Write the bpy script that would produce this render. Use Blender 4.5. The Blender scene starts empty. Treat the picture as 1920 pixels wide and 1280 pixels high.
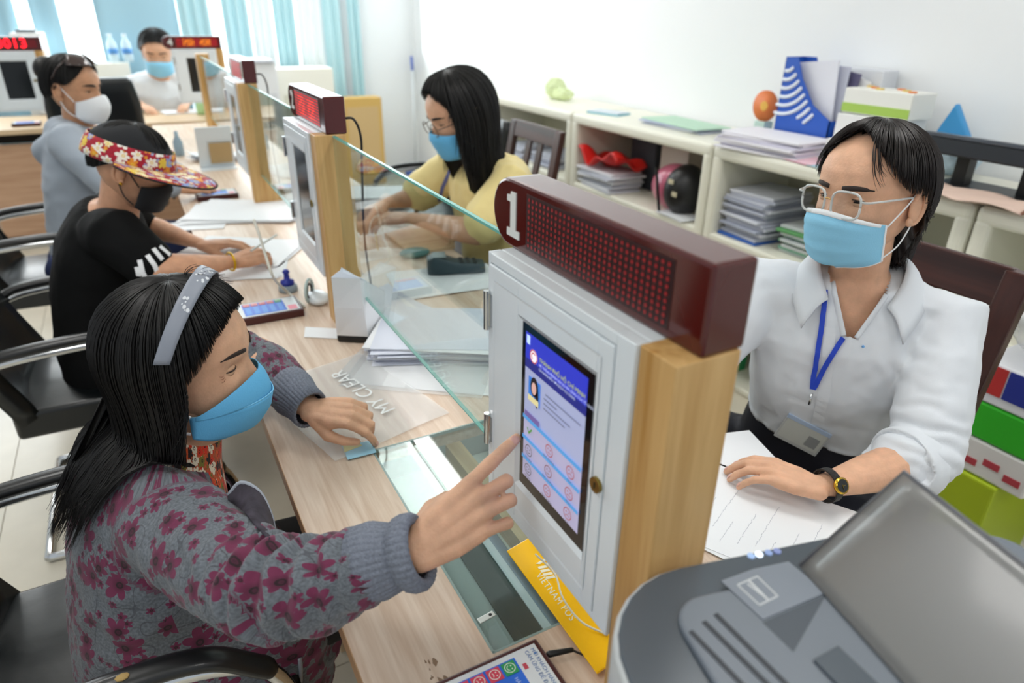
import bpy, math, random
import numpy as np
from mathutils import Vector as V, Matrix, noise

# ------------------------------------------------------------ camera, world, lights, exposure
scene = bpy.context.scene
FPX, YAW, PITCH, ROLL, CAMH = 1264.7, math.radians(28.69), math.radians(25.93), math.radians(0.92), 1.45
_f = V((math.sin(YAW)*math.cos(PITCH), math.cos(YAW)*math.cos(PITCH), -math.sin(PITCH)))
_r0 = V((math.cos(YAW), -math.sin(YAW), 0)); _u0 = _r0.cross(_f)
_r = _r0*math.cos(ROLL) + _u0*math.sin(ROLL); _u = -_r0*math.sin(ROLL) + _u0*math.cos(ROLL)
CAM = V((0, 0, CAMH))
cam_data = bpy.data.cameras.new('camera'); cam = bpy.data.objects.new('camera', cam_data)
scene.collection.objects.link(cam); scene.camera = cam
cam.matrix_world = Matrix(((_r.x, _u.x, -_f.x, 0), (_r.y, _u.y, -_f.y, 0), (_r.z, _u.z, -_f.z, CAMH), (0, 0, 0, 1)))
cam_data.sensor_width = 36; cam_data.lens = FPX*36/1920; cam_data.clip_start = .02; cam_data.clip_end = 60
cam_data.dof.use_dof = True; cam_data.dof.focus_distance = 1.0; cam_data.dof.aperture_fstop = 3.5
scene.view_settings.view_transform = 'Standard'; scene.view_settings.look = 'None'
scene.view_settings.gamma = 1.0; scene.view_settings.exposure = 0.22
scene.view_settings.use_curve_mapping = False
world = bpy.data.worlds.new('world'); scene.world = world; world.use_nodes = True
_bg = world.node_tree.nodes['Background']; _bg.inputs[0].default_value = (.86, .93, 1, 1); _bg.inputs[1].default_value = 0.5
def area_light(name, loc, rot, sx, sy, power, col=(1, 1, 1)):
    l = bpy.data.lights.new(name, 'AREA'); l.shape = 'RECTANGLE'; l.size = sx; l.size_y = sy; l.energy = power; l.color = col
    o = bpy.data.objects.new(name, l); scene.collection.objects.link(o); o.location = loc; o.rotation_euler = rot
    return o
# daylight coming in through the curtained window wall at the far end
area_light('window_daylight', (0.2, 6.38, 1.85), (math.radians(-90), 0, 0), 4.6, 1.5, 60, (.9, .97, 1))
CEIL = 2.8
PANELS = [(1.21, 3.5), (1.21, 0.7), (-0.7, 1.2), (-0.7, 3.5), (1.21, 5.4), (-.7, -1.0), (1.21, -1.6)]   # LED ceiling panels; the first one mirrors in the counter glass

# ------------------------------------------------------------ pixel helpers (1920 x 1280 frame)
def ray(u, v): return _f + _r*((u-960)/FPX) - _u*((v-640)/FPX)
def PZ(u, v, z=.75): d = ray(u, v); return CAM + d*((z-CAMH)/d.z)
def PXX(u, v, x): d = ray(u, v); return CAM + d*(x/d.x)
def PYY(u, v, y): d = ray(u, v); return CAM + d*(y/d.y)
def PD(u, v, t): return CAM + ray(u, v)*t

# ------------------------------------------------------------ materials
MATS = {}
def lin(c):
    return tuple(((x/12.92) if x <= .04045 else ((x+.055)/1.055)**2.4) for x in c)
def hexc(h):
    h = h.lstrip('#'); return lin(tuple(int(h[i:i+2], 16)/255 for i in (0, 2, 4)))
def mat(name, col, rough=.5, metal=0, noise_amt=0, noise_scale=20, bump=0, bump_scale=60, emit=0, trans=0, alpha=1, coat=0, spec=None, ior=None, stretch=None, sss=0, sheen=0):
    if name in MATS: return MATS[name]
    m = bpy.data.materials.new(name); m.use_nodes = True; nt = m.node_tree; b = nt.nodes['Principled BSDF']
    c = hexc(col) if isinstance(col, str) else col
    b.inputs['Base Color'].default_value = (*c, 1); b.inputs['Roughness'].default_value = rough; b.inputs['Metallic'].default_value = metal
    b.inputs['Transmission Weight'].default_value = trans; b.inputs['Alpha'].default_value = alpha; b.inputs['Coat Weight'].default_value = coat
    b.inputs['Coat Roughness'].default_value = .08
    if spec is not None: b.inputs['Specular IOR Level'].default_value = spec
    if ior: b.inputs['IOR'].default_value = ior
    if sss:
        b.inputs['Subsurface Weight'].default_value = sss; b.inputs['Subsurface Radius'].default_value = (.008, .003, .0015); b.inputs['Subsurface Scale'].default_value = 1
    if sheen: b.inputs['Sheen Weight'].default_value = sheen
    if emit: b.inputs['Emission Color'].default_value = (*c, 1); b.inputs['Emission Strength'].default_value = emit
    if noise_amt or bump:
        tc = nt.nodes.new('ShaderNodeTexCoord'); mp = nt.nodes.new('ShaderNodeMapping'); nt.links.new(tc.outputs['Object'], mp.inputs[0])
        if stretch: mp.inputs['Scale'].default_value = stretch
        if noise_amt:
            n = nt.nodes.new('ShaderNodeTexNoise'); n.inputs['Scale'].default_value = noise_scale; n.inputs['Detail'].default_value = 5
            nt.links.new(mp.outputs[0], n.inputs['Vector'])
            r = nt.nodes.new('ShaderNodeValToRGB')
            r.color_ramp.elements[0].position = .3; r.color_ramp.elements[1].position = .7
            r.color_ramp.elements[0].color = (*[x*(1-noise_amt) for x in c], 1); r.color_ramp.elements[1].color = (*[min(1, x*(1+noise_amt)) for x in c], 1)
            nt.links.new(n.outputs['Fac'], r.inputs[0]); nt.links.new(r.outputs[0], b.inputs['Base Color'])
        if bump:
            n2 = nt.nodes.new('ShaderNodeTexNoise'); n2.inputs['Scale'].default_value = bump_scale; n2.inputs['Detail'].default_value = 4
            nt.links.new(mp.outputs[0], n2.inputs['Vector'])
            bp = nt.nodes.new('ShaderNodeBump'); bp.inputs['Strength'].default_value = bump; bp.inputs['Distance'].default_value = .01
            nt.links.new(n2.outputs['Fac'], bp.inputs['Height']); nt.links.new(bp.outputs[0], b.inputs['Normal'])
    MATS[name] = m
    return m
def wood(name, c1, c2, axis='Y', scale=9, rough=.45, grain=22):
    if name in MATS: return MATS[name]
    m = bpy.data.materials.new(name); m.use_nodes = True; nt = m.node_tree; b = nt.nodes['Principled BSDF']; b.inputs['Roughness'].default_value = rough
    tc = nt.nodes.new('ShaderNodeTexCoord'); mp = nt.nodes.new('ShaderNodeMapping'); nt.links.new(tc.outputs['Object'], mp.inputs[0])
    s = [grain]*3; s['XYZ'.index(axis)] = grain*.055; mp.inputs['Scale'].default_value = s
    n = nt.nodes.new('ShaderNodeTexNoise'); n.inputs['Scale'].default_value = 1.6; n.inputs['Detail'].default_value = 7; n.inputs['Distortion'].default_value = .7
    n2 = nt.nodes.new('ShaderNodeTexNoise'); n2.inputs['Scale'].default_value = 7; n2.inputs['Detail'].default_value = 3
    nt.links.new(mp.outputs[0], n.inputs[0]); nt.links.new(mp.outputs[0], n2.inputs[0])
    mx = nt.nodes.new('ShaderNodeMath'); mx.operation = 'MULTIPLY_ADD'; mx.inputs[1].default_value = .35
    nt.links.new(n2.outputs[0], mx.inputs[0]); nt.links.new(n.outputs[0], mx.inputs[2])
    r = nt.nodes.new('ShaderNodeValToRGB'); r.color_ramp.elements[0].position = .5; r.color_ramp.elements[1].position = .85
    r.color_ramp.elements[0].color = (*hexc(c1), 1); r.color_ramp.elements[1].color = (*hexc(c2), 1)
    nt.links.new(mx.outputs[0], r.inputs[0]); nt.links.new(r.outputs[0], b.inputs['Base Color'])
    bp = nt.nodes.new('ShaderNodeBump'); bp.inputs['Strength'].default_value = .08; bp.inputs['Distance'].default_value = .002
    nt.links.new(mx.outputs[0], bp.inputs['Height']); nt.links.new(bp.outputs[0], b.inputs['Normal'])
    MATS[name] = m
    return m

# ------------------------------------------------------------ mesh helpers
COL = scene.collection
def thing(name, label, cat, loc=(0, 0, 0), rotz=0, group=None, rot=None):
    o = bpy.data.objects.new(name, None); COL.objects.link(o); o.location = loc
    o.rotation_euler = rot if rot else (0, 0, rotz); o.empty_display_size = .05
    o['label'] = label; o['category'] = cat
    if group: o['group'] = group
    return o
def tag(o, label, cat, group=None, kind=None):
    if label: o['label'] = label
    if cat: o['category'] = cat
    if group: o['group'] = group
    if kind: o['kind'] = kind
    return o
class MB:
    def __init__(s): s.v = []; s.f = []
    def add(s, vs, fs):
        k = len(s.v); s.v += [tuple(p) for p in vs]; s.f += [tuple(i+k for i in q) for q in fs]; return s
    def box(s, c, d, rz=0, M=None):
        x, y, z = [q/2 for q in d]; vs = [V((a*x, b*y, e*z)) for a in (-1, 1) for b in (-1, 1) for e in (-1, 1)]
        R = M if M else Matrix.Rotation(rz, 3, 'Z'); vs = [R@q+V(c) for q in vs]
        return s.add(vs, [(0, 1, 3, 2), (4, 6, 7, 5), (0, 4, 5, 1), (2, 3, 7, 6), (0, 2, 6, 4), (1, 5, 7, 3)])
    def bx(s, x0, x1, y0, y1, z0, z1): return s.box(((x0+x1)/2, (y0+y1)/2, (z0+z1)/2), (x1-x0, y1-y0, z1-z0))
    def rings(s, R, cap=True, closed=True):
        n = len(R[0]); vs = [p for r in R for p in r]; fs = []
        for i in range(len(R)-1):
            for j in range(n if closed else n-1):
                a = i*n+j; b = i*n+(j+1) % n; fs.append((a, b, b+n, a+n))
        if cap: fs.append(tuple(range(n-1, -1, -1))); fs.append(tuple(range((len(R)-1)*n, len(R)*n)))
        return s.add(vs, fs)
    def tube(s, path, rad, n=10, up=None, flat=1.0, round_cap=False):
        """swept tube; rad is a number or list; flat scales the second axis"""
        P = [V(p) for p in path]; m = len(P)
        R = [rad]*m if not hasattr(rad, '__len__') else list(rad)
        FL = [flat]*m if not hasattr(flat, '__len__') else list(flat)
        if round_cap:
            t0 = (P[0]-P[1]).normalized(); t1 = (P[-1]-P[-2]).normalized(); a, b = [], []
            for k, (q, w) in enumerate(((1.0, .12), (.87, .5), (.5, .87))):
                a.append((P[0]+t0*R[0]*q, R[0]*w, FL[0])); b.append((P[-1]+t1*R[-1]*q, R[-1]*w, FL[-1]))
            seq = a+[(P[i], R[i], FL[i]) for i in range(m)]+b[::-1]
            P = [q[0] for q in seq]; R = [q[1] for q in seq]; FL = [q[2] for q in seq]; m = len(P)
        rs = []; prev = None
        for i in range(m):
            t = (P[min(i+1, m-1)]-P[max(i-1, 0)])
            t = t.normalized() if t.length > 1e-9 else V((0, 0, 1))
            if prev is None:
                u = V(up) if up is not None else (V((0, 0, 1)) if abs(t.z) < .9 else V((1, 0, 0)))
            else: u = prev
            u = (u-t*u.dot(t)); u = u.normalized() if u.length > 1e-6 else t.orthogonal().normalized()
            prev = u; w = t.cross(u)
            rs.append([P[i]+u*(math.cos(2*math.pi*j/n)*R[i])+w*(math.sin(2*math.pi*j/n)*R[i]*FL[i]) for j in range(n)])
        return s.rings(rs)
    def cyl(s, a, b, r, r2=None, n=20): return s.tube([a, b], [r, r if r2 is None else r2], n)
    def prism(s, poly, off):
        """poly: 3D points, extruded by vector off"""
        o = V(off); return s.rings([[V(p) for p in poly], [V(p)+o for p in poly]])
    def grid(s, fn, nu, nv, thick=0):
        vs = [V(fn(i/nu, j/nv)) for i in range(nu+1) for j in range(nv+1)]
        fs = [(i*(nv+1)+j, (i+1)*(nv+1)+j, (i+1)*(nv+1)+j+1, i*(nv+1)+j+1) for i in range(nu) for j in range(nv)]
        return s.add(vs, fs)
    def sphere(s, c, r, n=16, m=10, M=None):
        r = r if hasattr(r, '__len__') else (r, r, r); rs = []
        for i in range(m+1):
            a = math.pi*(i/m if 0 < i < m else (.004 if i == 0 else 1-.004)); 
            rs.append([V((r[0]*math.sin(a)*math.cos(2*math.pi*j/n), r[1]*math.sin(a)*math.sin(2*math.pi*j/n), -r[2]*math.cos(a))) for j in range(n)])
        if M: rs = [[M@p for p in q] for q in rs]
        return s.rings([[p+V(c) for p in q] for q in rs])
    def lathe(s, prof, c=(0, 0, 0), n=24): 
        c = V(c); return s.rings([[c+V((r*math.cos(2*math.pi*j/n), r*math.sin(2*math.pi*j/n), z)) for j in range(n)] for r, z in prof])
    def mesh(s, name):
        me = bpy.data.meshes.new(name); me.from_pydata(s.v, [], s.f); me.update(); return me
    def build(s, name, m, parent=None, smooth=False, bevel=0, world=False, solid=0, label=None, seg=2, sub=0, kind=None):
        o = bpy.data.objects.new(name, s.mesh(name)); COL.objects.link(o)
        finish(o, m, parent, smooth, bevel, world, solid, label, seg, sub, kind); return o
def finish(o, m, parent=None, smooth=False, bevel=0, world=False, solid=0, label=None, seg=2, sub=0, kind=None):
    if m: o.data.materials.append(m)
    if smooth: o.data.polygons.foreach_set('use_smooth', [True]*len(o.data.polygons))
    if parent:
        o.parent = parent
        if world: o.matrix_parent_inverse = world_of(parent).inverted()
    if solid: md = o.modifiers.new('solid', 'SOLIDIFY'); md.thickness = solid; md.offset = 0
    if bevel:
        md = o.modifiers.new('bevel', 'BEVEL'); md.width = bevel; md.segments = seg; md.limit_method = 'ANGLE'; md.angle_limit = math.radians(40)
    if sub: md = o.modifiers.new('sub', 'SUBSURF'); md.levels = md.render_levels = sub
    if label: o['label'] = label
    if kind: o['kind'] = kind
def world_of(o):
    M = Matrix.LocRotScale(o.location, o.rotation_euler.to_quaternion(), o.scale)
    return (world_of(o.parent)@o.matrix_parent_inverse@M) if o.parent else M
def bezier(pts, n=12):
    """Catmull-Rom through pts"""
    P = [V(p) for p in pts]; P = [P[0]*2-P[1]]+P+[P[-1]*2-P[-2]]; out = []
    for i in range(1, len(P)-2):
        for k in range(n):
            t = k/n; a, b, c, d = P[i-1], P[i], P[i+1], P[i+2]
            out.append(.5*((2*b)+(c-a)*t+(2*a-5*b+4*c-d)*t*t+(3*b-a-3*c+d)*t**3))
    out.append(P[-2]); return out
def text_mb(txt, size, M, extrude=.0004, align='CENTER', bold=0, space=1.0):
    """flat lettering as mesh; M is a 4x4 that maps the text plane (x right, y up, z out) into place"""
    c = bpy.data.curves.new('t', 'FONT'); c.body = txt; c.size = size; c.align_x = align; c.align_y = 'CENTER'; c.extrude = extrude; c.offset = bold; c.resolution_u = 3; c.space_character = space
    o = bpy.data.objects.new('t', c); COL.objects.link(o); dg = bpy.context.evaluated_depsgraph_get(); me = bpy.data.meshes.new_from_object(o.evaluated_get(dg))
    mb = MB(); mb.add([M@v.co for v in me.vertices], [tuple(p.vertices) for p in me.polygons])
    bpy.data.objects.remove(o); bpy.data.curves.remove(c); bpy.data.meshes.remove(me); return mb
def frame(o, x, y, z=None):
    x = V(x).normalized(); y = V(y); z = x.cross(y).normalized(); y = z.cross(x)
    return Matrix(((x.x, y.x, z.x, o[0]), (x.y, y.y, z.y, o[1]), (x.z, y.z, z.z, o[2]), (0, 0, 0, 1)))
def copy_tree(o, parent=None, **kw):
    c = o.copy(); COL.objects.link(c)
    if parent: c.parent = parent
    for k, v in kw.items():
        if k == 'loc': c.location = v
        elif k == 'rotz': c.rotation_euler = (0, 0, v)
        else: c[k] = v
    for ch in list(o.children): copy_tree(ch, c)
    return c
# ============================================================ the setting
M_wall = mat('wall_paint', '#EEF2F4', .6, bump=.03, bump_scale=120)
M_wallR = mat('wall_paint_white', '#F6F8F9', .6, bump=.03, bump_scale=120)
M_tile = mat('floor_tile', '#D9D2C0', .22, noise_amt=.06, noise_scale=6)
M_grout = mat('grout', '#B3AC9A', .8)
M_ceil = mat('ceiling_paint', '#F2F4F4', .8)
M_counter = wood('counter_laminate', '#CFB49C', '#E4D0BD', 'Y', rough=.38, grain=40)
M_counterx = wood('back_counter_laminate', '#B99A74', '#DDC3A0', 'X', rough=.42)
M_post = wood('kiosk_wood', '#B08140', '#D9B277', 'Z', rough=.4, grain=16)
M_white = mat('white_lacquer', '#E0E7EB', .3, coat=.3)
M_chrome = mat('chrome', '#D8DADB', .12, metal=1)
M_brass = mat('brass', '#8F7A3E', .35, metal=1)
M_black = mat('black_plastic', '#0D0E10', .4)
M_blackgl = mat('black_glass', '#07090A', .12)
M_maroon = mat('maroon_acrylic', '#4E0F0A', .14, coat=.35)
M_maroon2 = mat('maroon_box', '#451412', .35)
M_cream = mat('cream_plastic', '#EDEBDC', .4)
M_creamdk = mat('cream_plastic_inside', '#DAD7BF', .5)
M_paper = mat('paper', '#F1F3F6', .7, bump=.03, bump_scale=40)
M_paperb = mat('paper_bluish', '#DADFEC', .7)
def glass_mat(name, tint, alpha, rough=.02):
    """thin sheet glass: mostly see-through with a Fresnel mirror on top"""
    m = bpy.data.materials.new(name); m.use_nodes = True; nt = m.node_tree; nt.nodes.clear()
    o = nt.nodes.new('ShaderNodeOutputMaterial'); t = nt.nodes.new('ShaderNodeBsdfTransparent'); g = nt.nodes.new('ShaderNodeBsdfGlossy')
    t.inputs[0].default_value = (*hexc(tint), 1); g.inputs['Roughness'].default_value = rough
    lw = nt.nodes.new('ShaderNodeLayerWeight'); pw = nt.nodes.new('ShaderNodeMath'); pw.operation = 'POWER'; pw.inputs[1].default_value = 4; nt.links.new(lw.outputs['Facing'], pw.inputs[0]); fr = nt.nodes.new('ShaderNodeMath'); fr.operation = 'MULTIPLY_ADD'; fr.inputs[1].default_value = .9; fr.inputs[2].default_value = .045; nt.links.new(pw.outputs[0], fr.inputs[0]); ad = nt.nodes.new('ShaderNodeMath'); ad.operation = 'ADD'; ad.inputs[1].default_value = alpha; ad.use_clamp = True
    mx = nt.nodes.new('ShaderNodeMixShader'); nt.links.new(fr.outputs[0], ad.inputs[0]); nt.links.new(ad.outputs[0], mx.inputs[0]); nt.links.new(t.outputs[0], mx.inputs[1]); nt.links.new(g.outputs[0], mx.inputs[2]); nt.links.new(mx.outputs[0], o.inputs[0])
    MATS[name] = m; return m
M_glass = glass_mat('sheet_glass', '#F3FAF9', .015)
M_glassin = glass_mat('inset_glass', '#EEF6F5', .05)
M_glassedge = mat('glass_edge', '#6FB9AE', .2, alpha=.85)
M_pvc = mat('clear_pvc', '#F3F5F6', .25, alpha=.25, coat=.4)

def struct(name, mb, m, **k):
    o = mb.build(name, m, **k); o['kind'] = 'structure'; return o
fl = struct('floor', MB().bx(-3.6, 2.5, -2.4, 6.6, -.06, -.004), M_grout)
tile_me = MB().bx(-.2985, .2985, -.2985, .2985, -.01, 0).mesh('tile'); tile_me.materials.append(M_tile)
for i in range(10):
    for j in range(15):
        o = bpy.data.objects.new('tile', tile_me); COL.objects.link(o); o.parent = fl; o.location = (-3.3+.6*i+.0, -2.1+.6*j, 0)
BY = 6.6; RX = 2.5
struct('wall_right', MB().bx(RX, RX+.12, -2.4, BY, 0, CEIL), M_wallR)
wb = MB(); wb.bx(-3.6, RX, BY, BY+.12, 0, .62).bx(1.62, RX, BY, BY+.12, .62, CEIL).bx(-3.6, 1.62, BY, BY+.12, 2.3, CEIL)
struct('wall_back', wb, M_wall)
struct('ceiling', MB().bx(-3.6, RX, -2.4, BY, CEIL, CEIL+.1), M_ceil)
# window behind the curtains
wn = MB(); 
for x in (-3.6, -2.3, -1.0, .3, 1.58): wn.bx(x, x+.05, BY, BY+.06, .62, 2.3)
wn.bx(-3.6, 1.63, BY, BY+.06, .62, .67).bx(-3.6, 1.63, BY, BY+.06, 2.25, 2.3)
w1 = struct('window_1', wn, mat('window_frame_white', '#EFF3F4', .4))
M_day = mat('bright_sky_pane', (1, 1, 1), .3, emit=1.5)
for i in range(4):
    MB().bx(-3.55+1.3*i, -2.3+1.3*i, BY+.03, BY+.036, .67, 2.25).build('pane', M_day, w1)
M_curt = mat('curtain_cyan', '#BFE3EA', .8, trans=0, bump=.05)
M_curtd = mat('curtain_blue', '#A6CEDF', .8)
M_curtw = mat('curtain_sheer', '#F0F8F9', .8)
def curtain(u0, u1, m, label, folds, amp=.02, vref=60):
    a = PYY(u0, vref, 6.5).x; b = PYY(u1, vref, 6.5).x
    nu = max(8, folds*8)
    mb = MB().grid(lambda s, t: (a+(b-a)*s, 6.5+amp*math.sin(s*folds*2*math.pi)+.004*math.sin(9*t+s*7), .42+2.0*t), nu, 6)
    return tag(mb.build('curtain', m, smooth=True, solid=.003), label, 'curtain', 'window curtains')
curtain(-60, 38, M_curtd, 'deep blue curtain panel at the far left edge', 2, .02)
curtain(66, 118, M_curtd, 'narrow blue curtain panel behind the grey cabinet at far left', 1, .015)
curtain(186, 338, M_curtd, 'broad pale blue curtain panel behind the water bottles', 1, .012)
curtain(340, 398, M_curt, 'pale cyan curtain panel directly above the number 4 display', 3, .02)
curtain(422, 470, M_curt, 'pale cyan curtain panel above the third kiosk sign', 3, .02)
curtain(474, 512, M_curtw, 'sheer whitish curtain panel left of the middle of the window', 3, .02)
curtain(516, 556, M_curt, 'pleated cyan curtain panel above the beige cabinet', 3, .02)
curtain(560, 604, M_curtw, 'sheer white curtain panel above the number 2 display', 3, .02)
curtain(608, 640, M_curt, 'cyan curtain panel next to the last one by the pillar', 2, .02)
curtain(654, 676, M_curt, 'last narrow cyan curtain panel beside the pale wall', 2, .02)
# ceiling panels
M_led = mat('led_panel', (1, .985, .96), .5, emit=10)
for i, (x, y) in enumerate(PANELS):
    t = thing('ceiling_light', 'recessed white LED ceiling panel', 'ceiling light', (x, y, CEIL), group='LED ceiling panels')
    MB().bx(-.24, .24, -.42, .42, -.012, 0).build('frame', M_white, t)
    MB().bx(-.22, .22, -.40, .40, -.016, -.012).build('diffuser', M_led, t)

# ============================================================ counters
TOP = .75
cnt = thing('service_counter', 'long pale wood service counter with a glass inset, running towards the windows', 'counter', (.47, 2.4, 0))
CX0, CX1 = .1085, .845; WX0, WX1, WY0, WY1 = .26, .50, .51, .985
tb = MB(); th = .032
tb.bx(CX0, WX0, -.45, 5.2, TOP-th, TOP).bx(WX1, CX1, -.45, 5.2, TOP-th, TOP).bx(WX0, WX1, -.45, WY0, TOP-th, TOP).bx(WX0, WX1, WY1, 5.2, TOP-th, TOP)
tb.build('tabletop', M_counter, cnt, world=True)
MB().bx(CX0-.0012, CX0, -.45, 5.2, TOP-th, TOP).build('edge_band', mat('edge_band', '#B98F68', .4), cnt, world=True)
MB().bx(.40, .43, -.4, 5.2, 0, TOP-th).build('modesty_panel', wood('panel_wood', '#B8956B', '#D3B288', 'Y', rough=.5), cnt, world=True)
for y in (-.2, 1.25, 2.7, 4.2):
    MB().bx(.2, .8, y-.015, y+.015, 0, TOP-th).build('support', M_counterx, cnt, world=True)
# the recess under the glass inset
rc = MB(); rz = TOP-.075
rc.bx(WX0, WX1, WY0, WY1, rz-.004, rz).bx(WX0-.006, WX0, WY0, WY1, rz, TOP-th).bx(WX1, WX1+.006, WY0, WY1, rz, TOP-th).bx(WX0, WX1, WY0-.006, WY0, rz, TOP-th).bx(WX0, WX1, WY1, WY1+.006, rz, TOP-th)
rc.build('recess', mat('recess_grey', '#AFB6B4', .6), cnt, world=True)
def poly_on(pix, z, h=.0015):
    mb = MB(); mb.prism([PZ(u, v, z) for u, v in pix], (0, 0, h)); return mb
zc = rz+.003
MB().bx(WX0+.062, WX0+.105, WY0+.004, WY1-.14, rz, rz+.004).build('cable_slot', mat('slot_dark', '#24282B', .4), cnt, world=True)
MB().bx(WX0+.106, WX0+.119, WY0+.004, WY1-.14, rz, rz+.0042).build('rail', mat('slot_rail', '#DDE2EA', .4), cnt, world=True)
MB().bx(WX0+.119, WX0+.135, WY0+.004, WY1-.14, rz, rz+.004).build('rail', mat('slot_rail_blue', '#8C99AE', .4), cnt, world=True)
MB().bx(WX0+.136, WX1-.002, WY0+.004, WY1-.16, rz, rz+.004).build('inset_card', mat('inset_card', '#E4E8E2', .5), cnt, world=True)
MB().bx(WX0+.01, WX1-.002, WY1-.13, WY1-.004, rz, rz+.004).build('inset_board', mat('inset_board', '#C8CAC4', .5), cnt, world=True)
MB().bx(WX0+.04, WX1-.002, WY1-.15, WY1-.13, rz, rz+.006).build('inset_label', mat('inset_label', '#7D8790', .5), cnt, world=True)
gp = MB().bx(WX0+.001, WX1-.001, WY0+.001, WY1-.001, TOP-.006, TOP).build('glass_inset', M_glassin, cnt, world=True)
ge = MB(); e = .0022
ge.bx(WX0-.001, WX0+e, WY0, WY1, TOP-.006, TOP+.0004).bx(WX0, WX1, WY0-.001, WY0+e, TOP-.006, TOP+.0004).bx(WX0, WX1, WY1-e, WY1+.001, TOP-.006, TOP+.0004)
ge.build('glass_rim', mat('inset_rim', '#9FB5B0', .2, alpha=.85), cnt, world=True)
# worn patch on the near end of the counter
sm = MB(); random.seed(4)
for q in range(9):
    a = PZ(795+random.uniform(0, 45), 1238+random.uniform(0, 42), TOP+.0001); n = 6; r0 = random.uniform(.002, .0055)
    sm.prism([a+V((math.cos(2*math.pi*k/n)*r0*random.uniform(.35, 1.2)*.6, math.sin(2*math.pi*k/n)*r0*random.uniform(.4, 1.7), 0)) for k in range(n)], (0, 0, .0002))
sm.build('scuff_mark', mat('scuff', '#8E7159', .6), cnt, world=True)
# keyhole tag on the glass
kt = thing('key_tag', 'tiny silver metal tab with a hole lying on the counter glass', 'metal tab', PZ(912, 1158, TOP+.0005))
d0 = PZ(926, 1150, TOP)-PZ(897, 1166, TOP); 
MB().box((0, 0, .0012), (d0.length, .009, .0016), math.atan2(d0.y, d0.x)).build('plate', mat('tin', '#DDE0DC', .3, metal=.6), kt, bevel=.003)
MB().cyl(V((0, 0, .002))+d0.normalized()*.006, V((0, 0, .0024))+d0.normalized()*.006, .0022).build('hole', M_black, kt)

# ---- counter across the far end
bc = thing('back_counter', 'pale wood counter across the far end under the windows', 'counter', (-.3, 5.7, 0))
MB().bx(-3.0, .52, 5.32, 6.0, TOP-.03, TOP).build('tabletop', M_counterx, bc, world=True)
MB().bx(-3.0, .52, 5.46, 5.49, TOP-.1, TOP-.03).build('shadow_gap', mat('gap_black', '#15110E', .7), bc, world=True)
for i in range(5):
    MB().bx(-3.0+.7*i+.004, -3.0+.7*(i+1)-.004, 5.40, 5.43, 0.06, TOP-.1).build('front_panel', wood('front_panel_wood', '#BC9475', '#CFA98A', 'X', rough=.5), bc, world=True)
MB().bx(-3.0, .52, 5.44, 5.46, 0, .06).build('plinth', M_black, bc, world=True)

# ============================================================ kiosks
KW, KZ, KB, PW, PD_ = .2775, .4515, .107, .0465, .07
O1 = V((.339, .3955, TOP))
def kloc(u, v, x=0): p = PXX(u, v, O1.x+x)-O1; return p
M_scr_off = mat('screen_off', '#0B1012', .12)
def em(name, col, e=.55): return mat('scr_'+name, col, .3, emit=e)
def ring(mb, c, r, w, x, n=18, a0=0, a1=2*math.pi):
    vs = []; 
    for k in range(n+1):
        a = a0+(a1-a0)*k/n
        for rr in (r-w/2, r+w/2): vs.append((x, c[0]-math.cos(a)*rr, c[1]+math.sin(a)*rr))
    mb.add(vs, [(2*k, 2*k+1, 2*k+3, 2*k+2) for k in range(n)])
def disc(mb, c, r, x, n=14, ry=None): mb.add([(x, c[0]+math.cos(2*math.pi*k/n)*r, c[1]+math.sin(2*math.pi*k/n)*(ry or r)) for k in range(n)], [tuple(range(n))])
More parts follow.
